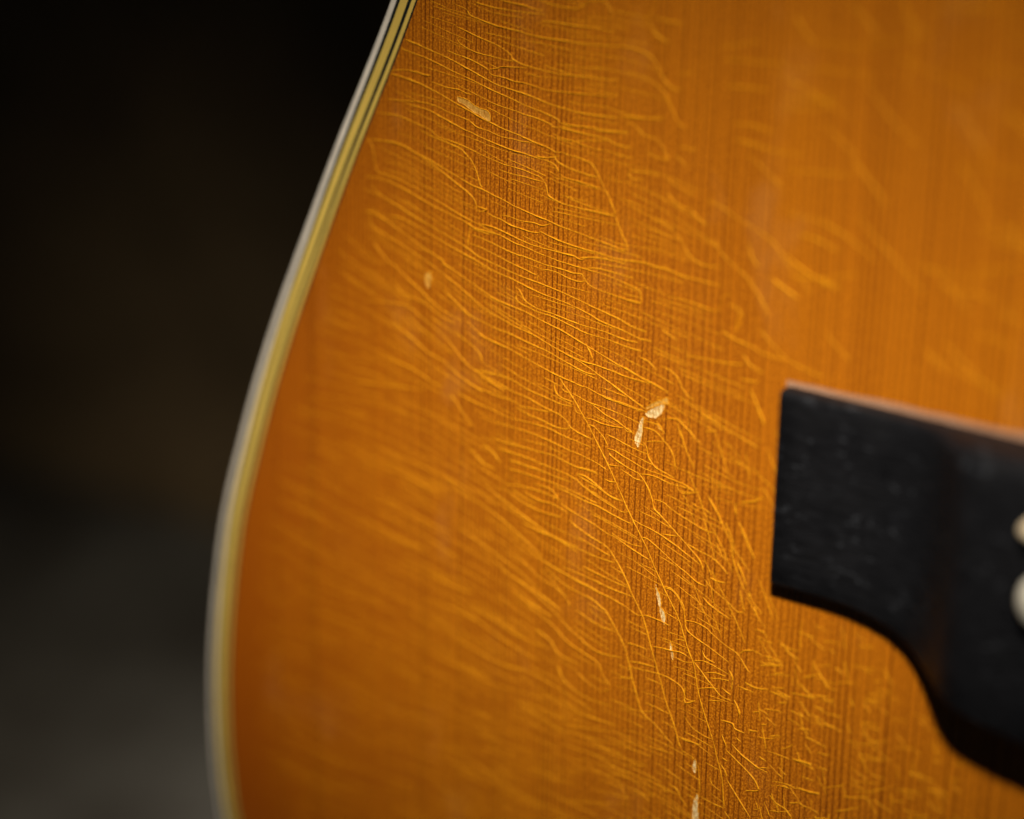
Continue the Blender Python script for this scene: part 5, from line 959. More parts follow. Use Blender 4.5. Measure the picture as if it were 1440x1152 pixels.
-86.14,-17.58 -84.42,-18.34 -82.71,-19.10 -81.00,-19.86 -80.44,-20.12;-121.15,-51.32 -118.83,-51.39 -117.27,-51.37;
-83.30,-49.04 -81.45,-49.58 -80.85,-49.80;-91.08,-53.67 -89.17,-54.21 -87.32,-54.82 -85.45,-55.37 -83.61,-55.98 -81.79,-56.60 -80.56,-56.96;
-95.94,33.38 -93.94,33.05 -92.00,32.61 -90.11,32.12 -89.48,31.96;-95.19,-39.56 -93.01,-39.46 -90.89,-39.53 -89.49,-39.61;
-115.00,11.63 -112.82,11.42 -110.67,11.16;-96.05,-15.41 -94.06,-15.81 -93.39,-15.93;-129.92,-55.36 -127.55,-55.46 -125.17,-55.48 -123.61,-55.54;
-142.63,-16.37 -140.23,-16.54 -138.63,-16.66;-151.83,-5.96 -149.25,-5.77 -146.70,-5.63 -145.86,-5.62;
-126.17,21.96 -124.15,21.30 -122.13,20.67 -120.07,20.11 -118.02,19.55 -117.35,19.36;-120.61,-17.63 -118.75,-18.47 -118.12,-18.74;
-86.55,-53.02 -84.60,-53.42 -82.63,-53.76 -80.71,-54.17 -78.80,-54.59 -76.86,-54.92 -74.96,-55.30 -74.32,-55.41;
-155.58,-4.97 -153.01,-4.94 -150.46,-4.89 -147.93,-4.85 -145.46,-4.96 -143.00,-5.03;-137.04,-37.27 -134.71,-37.55 -132.42,-37.88;
-145.71,-47.81 -143.47,-48.35 -141.21,-48.83 -138.94,-49.28 -138.19,-49.44;-85.35,-34.93 -83.43,-35.37 -81.52,-35.78 -80.25,-36.06;
-91.95,22.41 -89.89,22.34 -89.21,22.30;
-167.59,-67.89 -165.20,-68.44 -162.75,-68.86 -160.34,-69.32 -157.87,-69.64 -155.39,-69.92 -152.88,-70.12 -150.37,-70.25;
-88.24,-26.40 -86.18,-26.53 -84.16,-26.74 -83.51,-26.84;-166.30,-55.93 -163.61,-55.89 -160.96,-55.87 -158.33,-55.87 -157.48,-55.93;
-149.19,19.80 -147.14,18.98 -145.05,18.22 -143.02,17.40 -140.91,16.72 -138.82,16.02;-95.64,-32.64 -93.56,-32.85 -92.86,-32.91;
-127.57,-16.31 -125.49,-16.90 -123.41,-17.48 -121.35,-18.07 -119.41,-18.82 -117.43,-19.50 -115.49,-20.22 -114.84,-20.45;
-97.43,-44.53 -95.31,-44.70 -93.22,-44.91 -92.53,-44.98;-151.71,-14.17 -149.40,-14.65 -147.10,-15.11 -144.83,-15.62 -142.55,-16.07 -141.77,-16.19;
-162.66,-22.48 -160.23,-22.90 -157.77,-23.22 -155.38,-23.65 -152.95,-23.96 -152.13,-24.05;
-140.11,33.65 -137.82,33.31 -135.58,32.89 -133.43,32.35 -131.25,31.88;-88.16,-47.39 -86.11,-47.59 -84.15,-47.96 -82.24,-48.41 -80.35,-48.86;
-118.22,-55.35 -116.09,-55.79 -113.98,-56.24 -113.25,-56.34;-112.84,19.59 -110.66,19.43 -108.50,19.24 -106.35,19.07 -104.22,18.90;
-111.62,-34.37 -109.61,-34.93 -107.61,-35.49 -106.30,-35.89;-78.60,-47.85 -76.80,-48.45 -76.20,-48.63;-83.52,-44.42 -81.59,-44.82 -80.96,-44.97;
-167.57,-53.02 -164.90,-53.04 -162.31,-53.20 -159.72,-53.31 -157.16,-53.44 -156.34,-53.54;-88.61,-12.11 -86.77,-12.70 -84.96,-13.32 -83.17,-13.98;
-163.54,-37.22 -160.90,-37.20 -158.23,-37.07 -155.60,-36.99 -153.01,-36.97 -150.47,-37.01 -147.94,-37.06 -145.43,-37.08 -143.78,-37.16;
-118.39,-2.48 -116.28,-2.94 -114.21,-3.42;-157.69,-12.67 -155.20,-12.89 -152.75,-13.17 -150.33,-13.45 -147.92,-13.73;
-112.60,58.29 -110.48,58.04 -108.34,57.92 -106.23,57.77 -104.11,57.71 -103.40,57.70;-123.12,39.57 -121.11,38.94 -119.09,38.33 -117.07,37.76;
-89.22,16.75 -87.29,16.35 -86.64,16.24;-101.10,-25.38 -99.28,-26.13 -97.45,-26.86 -95.56,-27.47;
-165.66,-78.64 -162.88,-78.37 -160.14,-78.13 -159.24,-78.07;-125.45,6.16 -123.33,5.67 -121.20,5.21 -119.03,4.86;
-128.19,20.40 -126.17,19.72 -124.19,19.01 -122.17,18.37 -120.15,17.74 -118.11,17.18 -116.02,16.71 -113.96,16.23;
-111.11,-13.51 -109.11,-14.08 -108.46,-14.28;-100.04,51.14 -97.95,51.10 -95.89,50.97 -93.86,50.78 -91.86,50.55 -89.88,50.27;
-96.55,-38.43 -94.44,-38.59 -92.35,-38.76;-127.54,-62.95 -125.29,-63.28 -123.10,-63.69 -121.65,-63.98;
-85.87,-30.18 -83.78,-30.18 -81.74,-30.29 -80.40,-30.39;-130.58,-6.56 -128.51,-7.19 -126.49,-7.89 -124.46,-8.56;
-142.47,10.66 -140.17,10.29 -137.94,9.80 -135.77,9.26 -135.07,9.04;-90.44,-33.30 -88.39,-33.50 -87.71,-33.57;
-156.77,-73.63 -154.20,-73.71 -151.63,-73.77 -149.07,-73.78 -147.36,-73.77;-126.62,35.55 -124.51,35.04 -122.42,34.53;
-120.18,12.41 -118.12,11.87 -116.03,11.41 -113.93,10.99 -112.56,10.67;-99.87,21.33 -97.80,21.13 -95.75,20.89 -93.70,20.69;
-111.95,34.47 -109.91,34.00 -107.86,33.59;-123.90,-50.77 -121.59,-50.88 -119.28,-51.00 -118.53,-51.06;
-80.11,-51.28 -78.20,-51.67 -76.28,-52.04 -74.35,-52.34 -73.08,-52.57;
-135.58,-35.08 -133.22,-35.27 -130.91,-35.54 -128.61,-35.79 -126.36,-36.11 -124.10,-36.38 -122.62,-36.61;-165.06,-49.51 -162.53,-49.76 -160.07,-50.14;
-110.21,36.98 -108.17,36.55 -106.14,36.10 -104.80,35.82;-97.38,-17.90 -95.41,-18.37 -94.75,-18.51;-156.88,-26.23 -154.46,-26.59 -152.89,-26.89;
-101.09,-24.61 -99.09,-25.06 -97.78,-25.39;-114.53,51.05 -112.37,50.86 -111.66,50.78;-130.22,16.76 -128.24,16.00 -127.60,15.73;
-121.14,17.14 -119.28,16.31 -117.37,15.55 -115.39,14.91 -113.38,14.34 -112.07,13.92;-84.70,-45.12 -82.88,-45.73 -81.03,-46.29 -80.45,-46.53;
-158.82,-6.87 -156.24,-6.90 -155.40,-6.93;-100.39,-35.70 -98.34,-36.06 -96.97,-36.28;-139.86,34.86 -137.56,34.54 -136.04,34.33;
-130.15,-62.30 -127.87,-62.62 -125.60,-62.91;
-152.84,-41.63 -150.24,-41.51 -147.68,-41.46 -145.17,-41.51 -142.69,-41.57 -140.25,-41.69 -137.86,-41.88 -136.26,-41.99;
-93.12,-29.78 -91.11,-30.10 -89.07,-30.34;-165.86,-36.24 -163.46,-36.73 -161.83,-37.00;
-90.92,23.00 -88.89,22.86 -86.86,22.73 -84.86,22.56 -82.89,22.37;-131.48,-11.79 -129.32,-12.30 -127.90,-12.65;
-120.62,-21.27 -118.81,-22.18 -116.96,-23.03 -115.78,-23.65;-117.11,38.50 -115.02,38.07 -112.94,37.66 -110.89,37.21 -110.21,37.06;
-103.81,50.96 -101.68,51.02 -100.26,51.06;-113.39,-16.05 -111.37,-16.59 -109.37,-17.17 -107.38,-17.71 -106.02,-18.02;
-166.53,-39.64 -164.02,-39.97 -161.53,-40.29 -158.98,-40.48 -156.44,-40.64;-123.49,-20.99 -121.30,-21.35 -120.58,-21.49;
-136.92,36.58 -134.68,36.18 -132.51,35.68 -130.42,35.07 -129.03,34.67;-86.58,-8.46 -84.69,-8.94 -82.83,-9.46 -80.97,-9.96 -79.19,-10.57 -78.01,-10.99;
-137.98,12.65 -136.05,11.77 -134.18,10.82 -132.34,9.87 -130.48,8.95 -128.59,8.07 -127.98,7.76;
-95.72,36.97 -93.83,36.42 -91.95,35.88 -90.08,35.33 -88.29,34.67 -86.52,34.00 -84.75,33.34 -83.03,32.62 -81.30,31.93;
-164.30,-28.20 -161.76,-28.45 -159.21,-28.61 -156.66,-28.74 -154.18,-28.98 -153.36,-29.07;-105.68,46.02 -103.54,45.99 -102.84,45.95;
-113.95,-2.29 -111.72,-2.36 -109.50,-2.42;-128.72,-63.67 -126.31,-63.67 -123.95,-63.74;-115.05,-45.59 -112.94,-46.02 -110.79,-46.34 -109.40,-46.64;
-89.57,-14.06 -87.67,-14.55 -85.80,-15.09;-82.85,-0.25 -80.97,-0.71 -79.12,-1.19 -77.23,-1.58 -75.30,-1.82 -73.31,-1.82 -72.64,-1.75;
-125.93,-57.54 -123.63,-57.74 -121.37,-57.99 -119.86,-58.13;-97.86,-46.95 -95.30,-47.15 -92.65,-47.01 -89.99,-46.69;
-127.06,-55.25 -124.39,-55.64 -121.91,-56.31 -119.56,-57.16 -117.46,-58.33 -115.34,-59.44;
-136.15,-51.94 -133.28,-51.66 -130.44,-51.37 -127.57,-50.83 -124.70,-50.07 -121.87,-49.31;
-128.94,-57.34 -126.55,-57.68 -124.14,-57.98 -121.64,-58.01 -119.22,-58.20;-96.48,-43.11 -94.25,-43.71 -91.98,-44.18 -89.66,-44.52;
-104.14,-45.03 -101.83,-45.61 -99.53,-46.19 -97.12,-46.51 -94.65,-46.64;
-100.35,-48.11 -98.14,-48.35 -96.02,-48.73 -94.05,-49.40 -92.12,-50.08 -90.11,-50.62 -88.24,-51.37;
-134.91,-69.04 -133.05,-69.49 -131.34,-70.14 -129.78,-70.98;-96.02,-48.99 -93.72,-49.09 -91.43,-49.18 -89.15,-49.26 -86.97,-49.55 -84.81,-49.84;
-110.92,-53.81 -108.07,-53.73 -105.15,-53.21 -102.26,-52.77;-113.44,-43.83 -111.04,-44.42 -108.63,-44.96 -106.39,-45.76 -104.28,-46.73;
-101.87,-49.39 -99.45,-49.40 -97.09,-49.55 -94.79,-49.78 -92.46,-49.91;-100.46,-45.46 -98.10,-46.17 -95.58,-46.54 -93.12,-47.00 -90.68,-47.49;
-120.46,-56.81 -118.12,-57.28 -115.85,-57.85 -113.59,-58.38 -111.47,-59.14 -109.20,-59.62 -106.80,-59.81;
-106.07,-59.69 -104.02,-60.46 -102.13,-61.45 -100.29,-62.48 -98.53,-63.60 -96.72,-64.65 -95.17,-65.99;
-100.74,-49.82 -98.79,-50.42 -96.76,-50.86 -94.70,-51.20 -92.63,-51.51 -90.49,-51.59 -88.29,-51.43;
-121.47,-49.67 -119.69,-50.23 -117.92,-50.78 -116.32,-51.56;-105.19,-57.42 -102.59,-56.89 -99.99,-56.28 -97.42,-55.49 -94.87,-54.77 -92.34,-54.09;
-49.48,23.60 -47.77,23.00 -46.05,22.42 -44.30,21.95 -42.59,21.39 -40.80,21.06 -39.00,20.81 -37.16,20.80;
-38.60,31.65 -36.67,31.90 -34.76,32.13 -32.89,32.61 -31.07,33.28 -29.27,33.96 -27.52,34.72 -25.82,35.58;
-76.89,66.57 -74.61,66.59 -72.37,66.98 -70.14,67.36;-47.66,56.11 -46.68,54.66 -45.58,53.29 -44.52,51.89 -43.47,50.48 -42.51,49.03;
-60.30,39.46 -59.10,38.31 -57.82,37.23 -56.50,36.21 -55.16,35.21 -53.89,34.15 -52.60,33.11 -51.30,32.08 -50.15,30.92;
-69.78,29.88 -67.75,29.97 -65.72,30.32 -63.73,30.84 -61.77,31.42 -59.81,31.95;-51.35,67.05 -49.22,67.15 -47.12,67.45 -45.04,67.76 -42.97,67.98;
-41.29,39.39 -39.68,39.33 -38.10,39.23 -36.50,39.34;-77.41,45.05 -75.47,43.88 -73.61,42.63 -71.74,41.42;
-56.09,60.52 -54.32,59.94 -52.52,59.45 -50.73,58.96 -48.89,58.64 -47.09,58.22 -45.34,57.72;
-43.39,35.70 -41.44,35.80 -39.51,36.21 -37.65,36.89 -35.87,37.74;-49.40,23.67 -48.29,22.86 -47.21,22.04 -46.14,21.20;
-43.42,40.71 -41.70,40.53 -40.02,40.27 -38.36,39.93 -36.67,39.75 -35.02,39.48 -33.35,39.28 -31.74,38.95;
-40.05,41.32 -38.09,41.67 -36.14,41.93 -34.21,42.18 -32.32,42.67 -30.54,43.47;
-73.82,56.53 -72.09,55.86 -70.32,55.30 -68.64,54.58 -67.04,53.75 -65.34,53.11 -63.62,52.50 -61.96,51.82;
-71.25,43.83 -69.22,44.05 -67.20,44.20 -65.20,44.38 -63.22,44.48 -61.25,44.52;-63.21,66.41 -61.77,65.19 -60.31,63.97 -59.09,62.57;
-43.00,27.31 -41.02,27.19 -39.08,26.91 -37.28,26.33;
-68.00,60.78 -66.09,60.89 -64.19,60.96 -62.31,61.09 -60.45,61.39 -58.65,61.93 -56.85,62.38 -55.08,62.92 -53.31,63.40;
-72.65,51.90 -70.22,52.00 -67.81,52.26 -65.46,52.86;-49.28,67.77 -47.40,67.82 -45.53,67.96 -43.68,67.94 -41.85,67.78 -40.04,67.63;
-41.25,55.60 -39.58,54.82 -37.80,54.27 -35.99,53.83 -34.18,53.43 -32.38,53.04 -30.56,52.76;
-47.87,32.35 -45.79,32.43 -43.73,32.47 -41.72,32.25 -39.77,31.90;-51.72,34.65 -49.60,34.47 -47.51,34.25 -45.40,34.22 -43.28,34.46 -41.19,34.70;
-55.53,65.82 -54.39,65.01 -53.21,64.24 -52.07,63.44;-38.19,52.79 -36.28,52.95 -34.38,52.95 -32.50,52.97 -30.64,52.88 -28.78,52.94;
-40.38,55.71 -38.91,54.59 -37.54,53.38 -36.30,52.06 -35.20,50.63 -34.01,49.27 -32.84,47.91;-48.29,33.50 -46.48,32.37 -44.82,31.08 -43.38,29.58;
-71.84,55.41 -69.94,54.98 -68.04,54.57 -66.13,54.24 -64.22,53.94;-41.00,64.74 -39.10,64.67 -37.21,64.76 -35.34,64.98 -33.51,65.33;
-70.95,38.28 -68.81,38.13 -66.68,37.99 -64.65,37.56 -62.73,36.92 -60.95,36.07 -59.22,35.17 -57.68,34.03;
-46.42,47.97 -44.65,48.05 -42.89,48.28 -41.14,48.48 -39.41,48.54 -37.70,48.42 -36.06,48.10 -34.47,47.63;
-60.28,56.53 -59.07,55.16 -57.69,53.93 -56.39,52.63 -54.91,51.51 -53.42,50.41 -51.79,49.48;
-45.10,60.66 -43.17,60.62 -41.26,60.53 -39.40,60.27 -37.54,60.07 -35.76,59.61;
-47.00,25.44 -45.60,24.42 -44.21,23.39 -42.78,22.42 -41.39,21.41 -39.95,20.45 -38.45,19.61;
-54.98,68.71 -53.08,69.13 -51.23,69.71 -49.44,70.37 -47.78,71.26 -46.12,72.12 -44.51,73.03 -42.99,74.04;
-71.44,57.05 -69.30,57.23 -67.18,57.52 -65.07,57.63 -62.99,57.60 -60.91,57.69 -58.86,57.65;-64.24,23.37 -62.99,22.20 -61.58,21.20 -60.16,20.24;
-74.28,21.84 -72.85,20.65 -71.38,19.51 -69.76,18.55 -67.92,17.92 -65.99,17.49 -64.04,17.16;
-61.70,46.62 -60.21,45.40 -58.81,44.09 -57.45,42.77 -56.34,41.25;
-56.48,68.34 -55.51,66.90 -54.88,65.30 -54.29,63.68 -54.03,61.98 -54.07,60.24 -54.45,58.50 -54.78,56.74;
-37.83,44.31 -36.11,44.14 -34.43,43.89 -32.74,43.70 -31.08,43.45;-66.14,50.53 -64.37,49.32 -62.56,48.17 -60.79,46.99;
-46.34,48.26 -45.36,47.00 -44.33,45.77 -43.34,44.51 -42.54,43.14 -41.72,41.77 -41.01,40.35;
-39.83,30.83 -38.19,30.30 -36.53,29.84 -34.80,29.62 -33.07,29.48 -31.31,29.57 -29.58,29.53 -27.85,29.67;
-39.92,41.80 -38.51,40.88 -37.19,39.88 -35.90,38.84 -34.46,38.01 -32.96,37.26 -31.55,36.41 -30.21,35.46;
-59.15,-16.87 -58.71,-17.86 -58.50,-18.96 -58.17,-20.00;-54.47,-40.50 -53.89,-40.62 -53.28,-40.65 -52.71,-40.78;
-44.54,-37.76 -43.78,-38.44 -42.86,-38.91 -41.82,-39.12;-54.45,-25.41 -53.52,-25.20 -52.60,-25.09 -51.67,-24.84;
-52.25,-20.77 -51.87,-21.68 -51.32,-22.46 -50.57,-23.07;-57.90,-44.83 -56.86,-45.05 -55.75,-45.04 -54.68,-45.16;
-49.92,-38.49 -49.85,-39.21 -49.70,-39.89 -49.63,-40.61;-44.24,-29.03 -43.72,-29.81 -43.33,-30.69 -43.02,-31.61;
-61.64,-46.05 -61.01,-45.99 -60.39,-45.98 -59.82,-46.10;-68.28,-45.88 -67.83,-45.95 -67.37,-46.00 -66.92,-46.09;
-55.12,-35.30 -53.96,-34.93 -52.80,-34.56 -51.65,-34.34;-68.69,-47.33 -67.53,-47.11 -66.37,-46.74 -65.25,-46.20;
-70.47,-32.27 -69.47,-32.10 -68.48,-31.93 -67.52,-31.92;-50.76,-27.74 -49.91,-27.75 -49.04,-27.63 -48.19,-27.58;
-44.18,-31.86 -43.77,-31.87 -43.35,-31.89 -42.94,-31.91;-68.97,-43.50 -67.87,-43.16 -66.79,-42.99 -65.73,-42.97;
-70.27,-22.47 -69.79,-23.13 -69.18,-23.66 -68.60,-24.23;-55.33,-21.79 -54.73,-21.69 -54.13,-21.55 -53.54,-21.32;
-62.59,-25.29 -61.78,-25.29 -60.96,-25.26 -60.17,-25.31;-53.82,-32.05 -52.89,-31.90 -51.96,-31.59 -51.03,-31.34;
-64.99,-29.42 -64.29,-30.06 -63.68,-30.78 -62.93,-31.35;-54.74,-34.38 -53.51,-34.28 -52.28,-34.19 -51.11,-34.30;
-67.28,-38.66 -67.14,-39.84 -67.11,-41.06 -66.92,-42.23;-67.68,-40.21 -67.31,-40.63 -66.85,-40.94 -66.31,-41.15;
-64.96,-33.70 -64.24,-33.50 -63.52,-33.31 -62.81,-33.22;-55.31,-29.79 -54.44,-29.67 -53.56,-29.51 -52.69,-29.38;
-71.35,-36.78 -70.04,-36.63 -68.72,-36.21 -67.46,-35.56;-47.67,-26.31 -46.75,-26.21 -45.90,-26.35 -45.05,-26.48;
-71.30,-48.01 -70.82,-47.84 -70.36,-47.56 -69.94,-47.23;-44.59,-36.40 -43.30,-36.21 -42.05,-36.25 -40.78,-36.11;
-58.33,-21.69 -58.06,-22.69 -57.68,-23.64 -57.49,-24.68;-71.30,-20.76 -71.01,-21.05 -70.80,-21.40 -70.57,-21.73;
-63.61,-35.61 -63.22,-36.00 -62.83,-36.40 -62.45,-36.80;-58.30,-44.05 -57.01,-43.55 -55.78,-42.88 -54.56,-42.18;
-61.84,-29.85 -60.69,-29.99 -59.49,-29.94 -58.32,-30.02;-65.25,-17.93 -65.31,-19.24 -65.33,-20.53 -65.19,-21.79;
-69.45,-28.70 -68.76,-28.61 -68.06,-28.44 -67.37,-28.23;-61.40,-39.75 -60.93,-40.54 -60.33,-41.22 -59.82,-41.98;
-70.43,-47.18 -70.19,-48.02 -69.91,-48.83 -69.61,-49.63;-63.11,-30.81 -62.05,-31.04 -61.04,-31.36 -60.07,-31.76;
-68.39,-47.08 -67.97,-47.11 -67.54,-47.12 -67.13,-47.16;-52.55,-40.48 -51.47,-40.82 -50.40,-41.17 -49.28,-41.39;
-60.51,-41.10 -59.31,-40.74 -58.13,-40.23 -56.98,-39.64;-72.66,-20.93 -72.07,-20.88 -71.50,-20.91 -70.94,-20.98;
-55.55,-40.12 -54.23,-39.84 -52.92,-39.34 -51.66,-38.66;-62.79,-38.54 -62.48,-38.68 -62.21,-38.87 -61.98,-39.11;
-66.39,-26.42 -66.21,-26.75 -66.07,-27.11 -65.85,-27.41;-48.28,-38.10 -47.44,-37.71 -46.64,-37.22 -45.88,-36.65;
-71.50,-25.98 -70.28,-25.65 -69.06,-25.26 -67.85,-24.89;-56.25,-33.74 -55.87,-33.64 -55.50,-33.57 -55.13,-33.53;
-72.25,-21.86 -71.37,-22.01 -70.52,-22.19 -69.61,-22.20;-51.26,-24.05 -51.09,-24.63 -50.99,-25.24 -50.80,-25.82;
-69.85,-24.48 -69.32,-25.26 -69.08,-26.22 -68.75,-27.13;-50.17,-31.95 -49.11,-31.66 -48.04,-31.44 -46.99,-31.09;
-53.38,-24.44 -52.46,-24.24 -51.55,-24.10 -50.65,-23.73;-55.03,-29.75 -54.55,-30.76 -53.93,-31.68 -53.43,-32.68;
-46.33,-34.32 -45.99,-34.81 -45.57,-35.23 -45.05,-35.51;-71.04,-46.83 -70.86,-47.14 -70.76,-47.49 -70.63,-47.83;
-53.59,-40.63 -52.90,-41.20 -52.32,-41.89 -51.80,-42.63;-71.02,-25.81 -69.93,-25.58 -68.84,-25.29 -67.76,-25.14;
-71.62,-41.68 -70.85,-41.48 -70.10,-41.16 -69.34,-40.98;-69.04,-40.39 -68.34,-40.92 -67.60,-41.40 -66.78,-41.78;
-65.64,-45.14 -65.19,-45.03 -64.75,-44.86 -64.30,-44.72;-68.52,-42.76 -67.16,-42.52 -65.85,-42.51 -64.61,-42.69;
-50.43,-24.47 -50.22,-24.77 -50.03,-25.07 -49.81,-25.35;-55.17,-31.13 -54.09,-31.53 -53.09,-32.05 -52.13,-32.62;
-64.82,-31.26 -64.42,-32.40 -63.92,-33.50 -63.19,-34.42;-57.27,-22.01 -56.33,-21.84 -55.41,-21.82 -54.58,-22.04;
-62.02,-28.63 -61.16,-28.37 -60.30,-28.09 -59.45,-27.80;-55.28,-34.14 -54.65,-34.96 -54.17,-35.89 -53.57,-36.74;
-61.46,-45.46 -61.18,-46.18 -60.88,-46.89 -60.40,-47.47;-47.33,-34.61 -46.09,-34.67 -44.89,-34.83 -43.68,-34.93;
-64.40,-38.43 -63.62,-38.61 -62.85,-38.79 -62.05,-38.90;-61.72,-36.22 -61.04,-36.16 -60.37,-36.11 -59.71,-36.08;
-55.04,-26.74 -54.67,-27.14 -54.28,-27.52 -53.95,-27.95;-69.08,-26.48 -68.57,-26.37 -68.06,-26.19 -67.55,-26.09;
-62.97,-22.71 -62.98,-23.38 -63.09,-24.06 -63.18,-24.73;-41.78,-33.85 -41.13,-33.79 -40.47,-33.66 -39.81,-33.55;
-62.07,-43.48 -62.11,-44.17 -62.13,-44.85 -62.14,-45.52;-53.66,-23.34 -53.28,-23.24 -52.91,-23.09 -52.56,-22.87;
-44.12,-35.52 -43.24,-35.71 -42.40,-35.97 -41.64,-36.38;-61.82,-19.74 -60.82,-19.49 -59.82,-19.38 -58.84,-19.32;
-60.83,-31.61 -59.87,-31.78 -58.89,-31.87 -57.92,-32.00;-64.70,-25.86 -63.68,-25.48 -62.70,-24.97 -61.73,-24.45;
-64.90,-37.01 -64.62,-37.56 -64.36,-38.13 -64.01,-38.63;-65.95,-25.00 -65.64,-25.91 -65.37,-26.85 -65.14,-27.80;
-60.71,-38.21 -60.56,-38.97 -60.32,-39.70 -60.04,-40.40;-63.76,-34.46 -62.52,-34.60 -61.34,-34.85 -60.15,-35.08;
-61.92,-27.57 -61.03,-27.97 -60.09,-28.29 -59.13,-28.56;-44.31,-29.46 -44.05,-30.08 -43.72,-30.65 -43.48,-31.28;
-66.56,-32.60 -65.27,-32.86 -64.14,-33.41 -63.02,-33.96;-60.50,-26.19 -60.02,-26.21 -59.54,-26.23 -59.05,-26.18;
-52.44,-38.85 -51.46,-38.54 -50.51,-38.07 -49.58,-37.53;-57.22,-17.22 -56.49,-17.40 -55.82,-17.70 -55.17,-18.02;
-46.62,-32.11 -46.58,-32.73 -46.65,-33.37 -46.70,-34.01;-69.64,-29.38 -68.53,-29.39 -67.43,-29.39 -66.32,-29.37;
-58.15,-24.75 -57.58,-24.58 -57.00,-24.49 -56.42,-24.35;-66.06,-23.78 -65.72,-24.32 -65.26,-24.76 -64.81,-25.21;
-69.01,-28.85 -68.14,-29.10 -67.22,-29.23 -66.35,-29.45;-68.56,-22.11 -67.79,-22.12 -67.06,-22.24 -66.29,-22.25;
-71.73,-25.41 -71.33,-25.43 -70.95,-25.51 -70.58,-25.60;-62.78,-32.02 -61.48,-31.79 -60.20,-31.73 -58.92,-31.59;
-56.94,-33.08 -55.71,-32.98 -54.47,-32.78 -53.23,-32.40;-69.72,-46.26 -69.39,-46.92 -69.01,-47.53 -68.68,-48.18;
-62.91,-23.50 -62.03,-23.33 -61.15,-23.10 -60.30,-22.73;-63.22,-23.12 -62.78,-23.63 -62.35,-24.15 -61.93,-24.68;
-60.58,-45.68 -59.25,-45.73 -57.94,-45.81 -56.60,-45.76;-67.45,-37.42 -66.76,-37.14 -66.12,-36.71 -65.55,-36.19;
-57.36,-41.44 -55.98,-41.24 -54.60,-40.76 -53.24,-40.16;-49.90,-39.73 -49.13,-39.52 -48.37,-39.34 -47.61,-39.16;
-46.35,-23.05 -45.47,-22.95 -44.59,-22.80 -43.72,-22.72;-41.17,-31.54 -40.22,-31.32 -39.28,-30.97 -38.40,-30.41;
-54.30,-30.11 -53.60,-30.06 -52.90,-30.03 -52.21,-30.02;-69.59,-24.55 -68.97,-24.62 -68.38,-24.78 -67.86,-25.05;
-69.79,-38.47 -68.46,-38.43 -67.16,-38.49 -65.87,-38.59;-54.93,-38.62 -53.86,-38.30 -52.80,-38.04 -51.74,-37.85;
-40.27,-38.55 -39.83,-39.48 -39.43,-40.44 -39.17,-41.47;-43.66,-35.97 -43.05,-36.89 -42.62,-37.94 -41.96,-38.82;
-56.40,-18.90 -55.59,-18.77 -54.78,-18.56 -53.97,-18.40;-61.00,-25.86 -59.96,-25.46 -58.93,-25.03 -57.90,-24.65;
-63.98,-40.53 -63.28,-40.57 -62.60,-40.62 -61.93,-40.73;-53.06,-36.77 -52.37,-36.88 -51.66,-36.92 -50.94,-36.89;
-65.73,-42.70 -64.90,-43.53 -64.06,-44.36 -63.28,-45.23;-55.04,-22.33 -54.68,-22.19 -54.32,-22.05 -53.96,-21.96;
-55.14,-26.31 -54.41,-26.31 -53.68,-26.25 -52.94,-26.13;-70.99,-24.51 -69.89,-24.32 -68.85,-24.40 -67.82,-24.51;
-59.67,-23.02 -59.18,-23.17 -58.72,-23.39 -58.29,-23.64;-72.59,-24.17 -72.13,-24.25 -71.67,-24.32 -71.26,-24.49;
-49.84,-29.88 -49.28,-30.25 -48.75,-30.66 -48.31,-31.16;-44.86,-36.43 -43.59,-36.46 -42.44,-36.80 -41.49,-37.45;
-54.89,-26.19 -53.97,-26.10 -53.04,-25.95 -52.14,-25.91;-63.97,-19.79 -63.16,-20.21 -62.31,-20.57 -61.46,-20.93;
-46.69,-31.16 -46.45,-31.38 -46.24,-31.63 -46.04,-31.90;-49.09,-37.84 -47.77,-37.53 -46.48,-37.41 -45.22,-37.45;
-59.25,-44.65 -59.24,-45.03 -59.21,-45.42 -59.23,-45.81;-62.57,-29.55 -62.02,-29.60 -61.48,-29.66 -60.94,-29.75;
-56.31,-39.28 -55.43,-39.23 -54.59,-39.33 -53.75,-39.43;-57.40,-30.69 -57.15,-31.09 -56.87,-31.49 -56.54,-31.83;
-70.40,-24.31 -70.24,-24.61 -70.08,-24.91 -70.00,-25.26;-71.90,-22.02 -71.24,-22.85 -70.51,-23.62 -69.75,-24.35;
-70.14,-33.43 -69.55,-33.68 -69.01,-34.00 -68.46,-34.30;-68.62,-44.57 -68.19,-45.43 -67.74,-46.26 -67.30,-47.11;
-64.50,-44.66 -63.25,-44.85 -61.95,-44.94 -60.80,-45.31;-61.62,-38.45 -61.02,-38.36 -60.43,-38.33 -59.84,-38.31;
-47.02,-33.14 -46.92,-33.50 -46.88,-33.89 -46.93,-34.30;-69.85,-26.94 -68.78,-26.61 -67.71,-26.41 -66.65,-26.20;
-56.32,-38.31 -55.85,-38.46 -55.40,-38.66 -54.93,-38.82;-47.26,-33.95 -47.24,-34.41 -47.16,-34.86 -47.12,-35.32;
-63.99,-28.44 -62.62,-28.04 -61.27,-27.76 -59.92,-27.54;-69.85,-29.44 -68.70,-29.48 -67.58,-29.61 -66.51,-29.83;
-66.61,-44.18 -66.44,-45.29 -66.29,-46.40 -66.32,-47.57;-47.07,-41.28 -46.07,-41.00 -45.09,-40.52 -44.10,-40.15;
-44.02,-27.88 -43.38,-27.76 -42.75,-27.74 -42.16,-27.85;-69.39,-36.13 -68.84,-35.93 -68.29,-35.71 -67.75,-35.47;
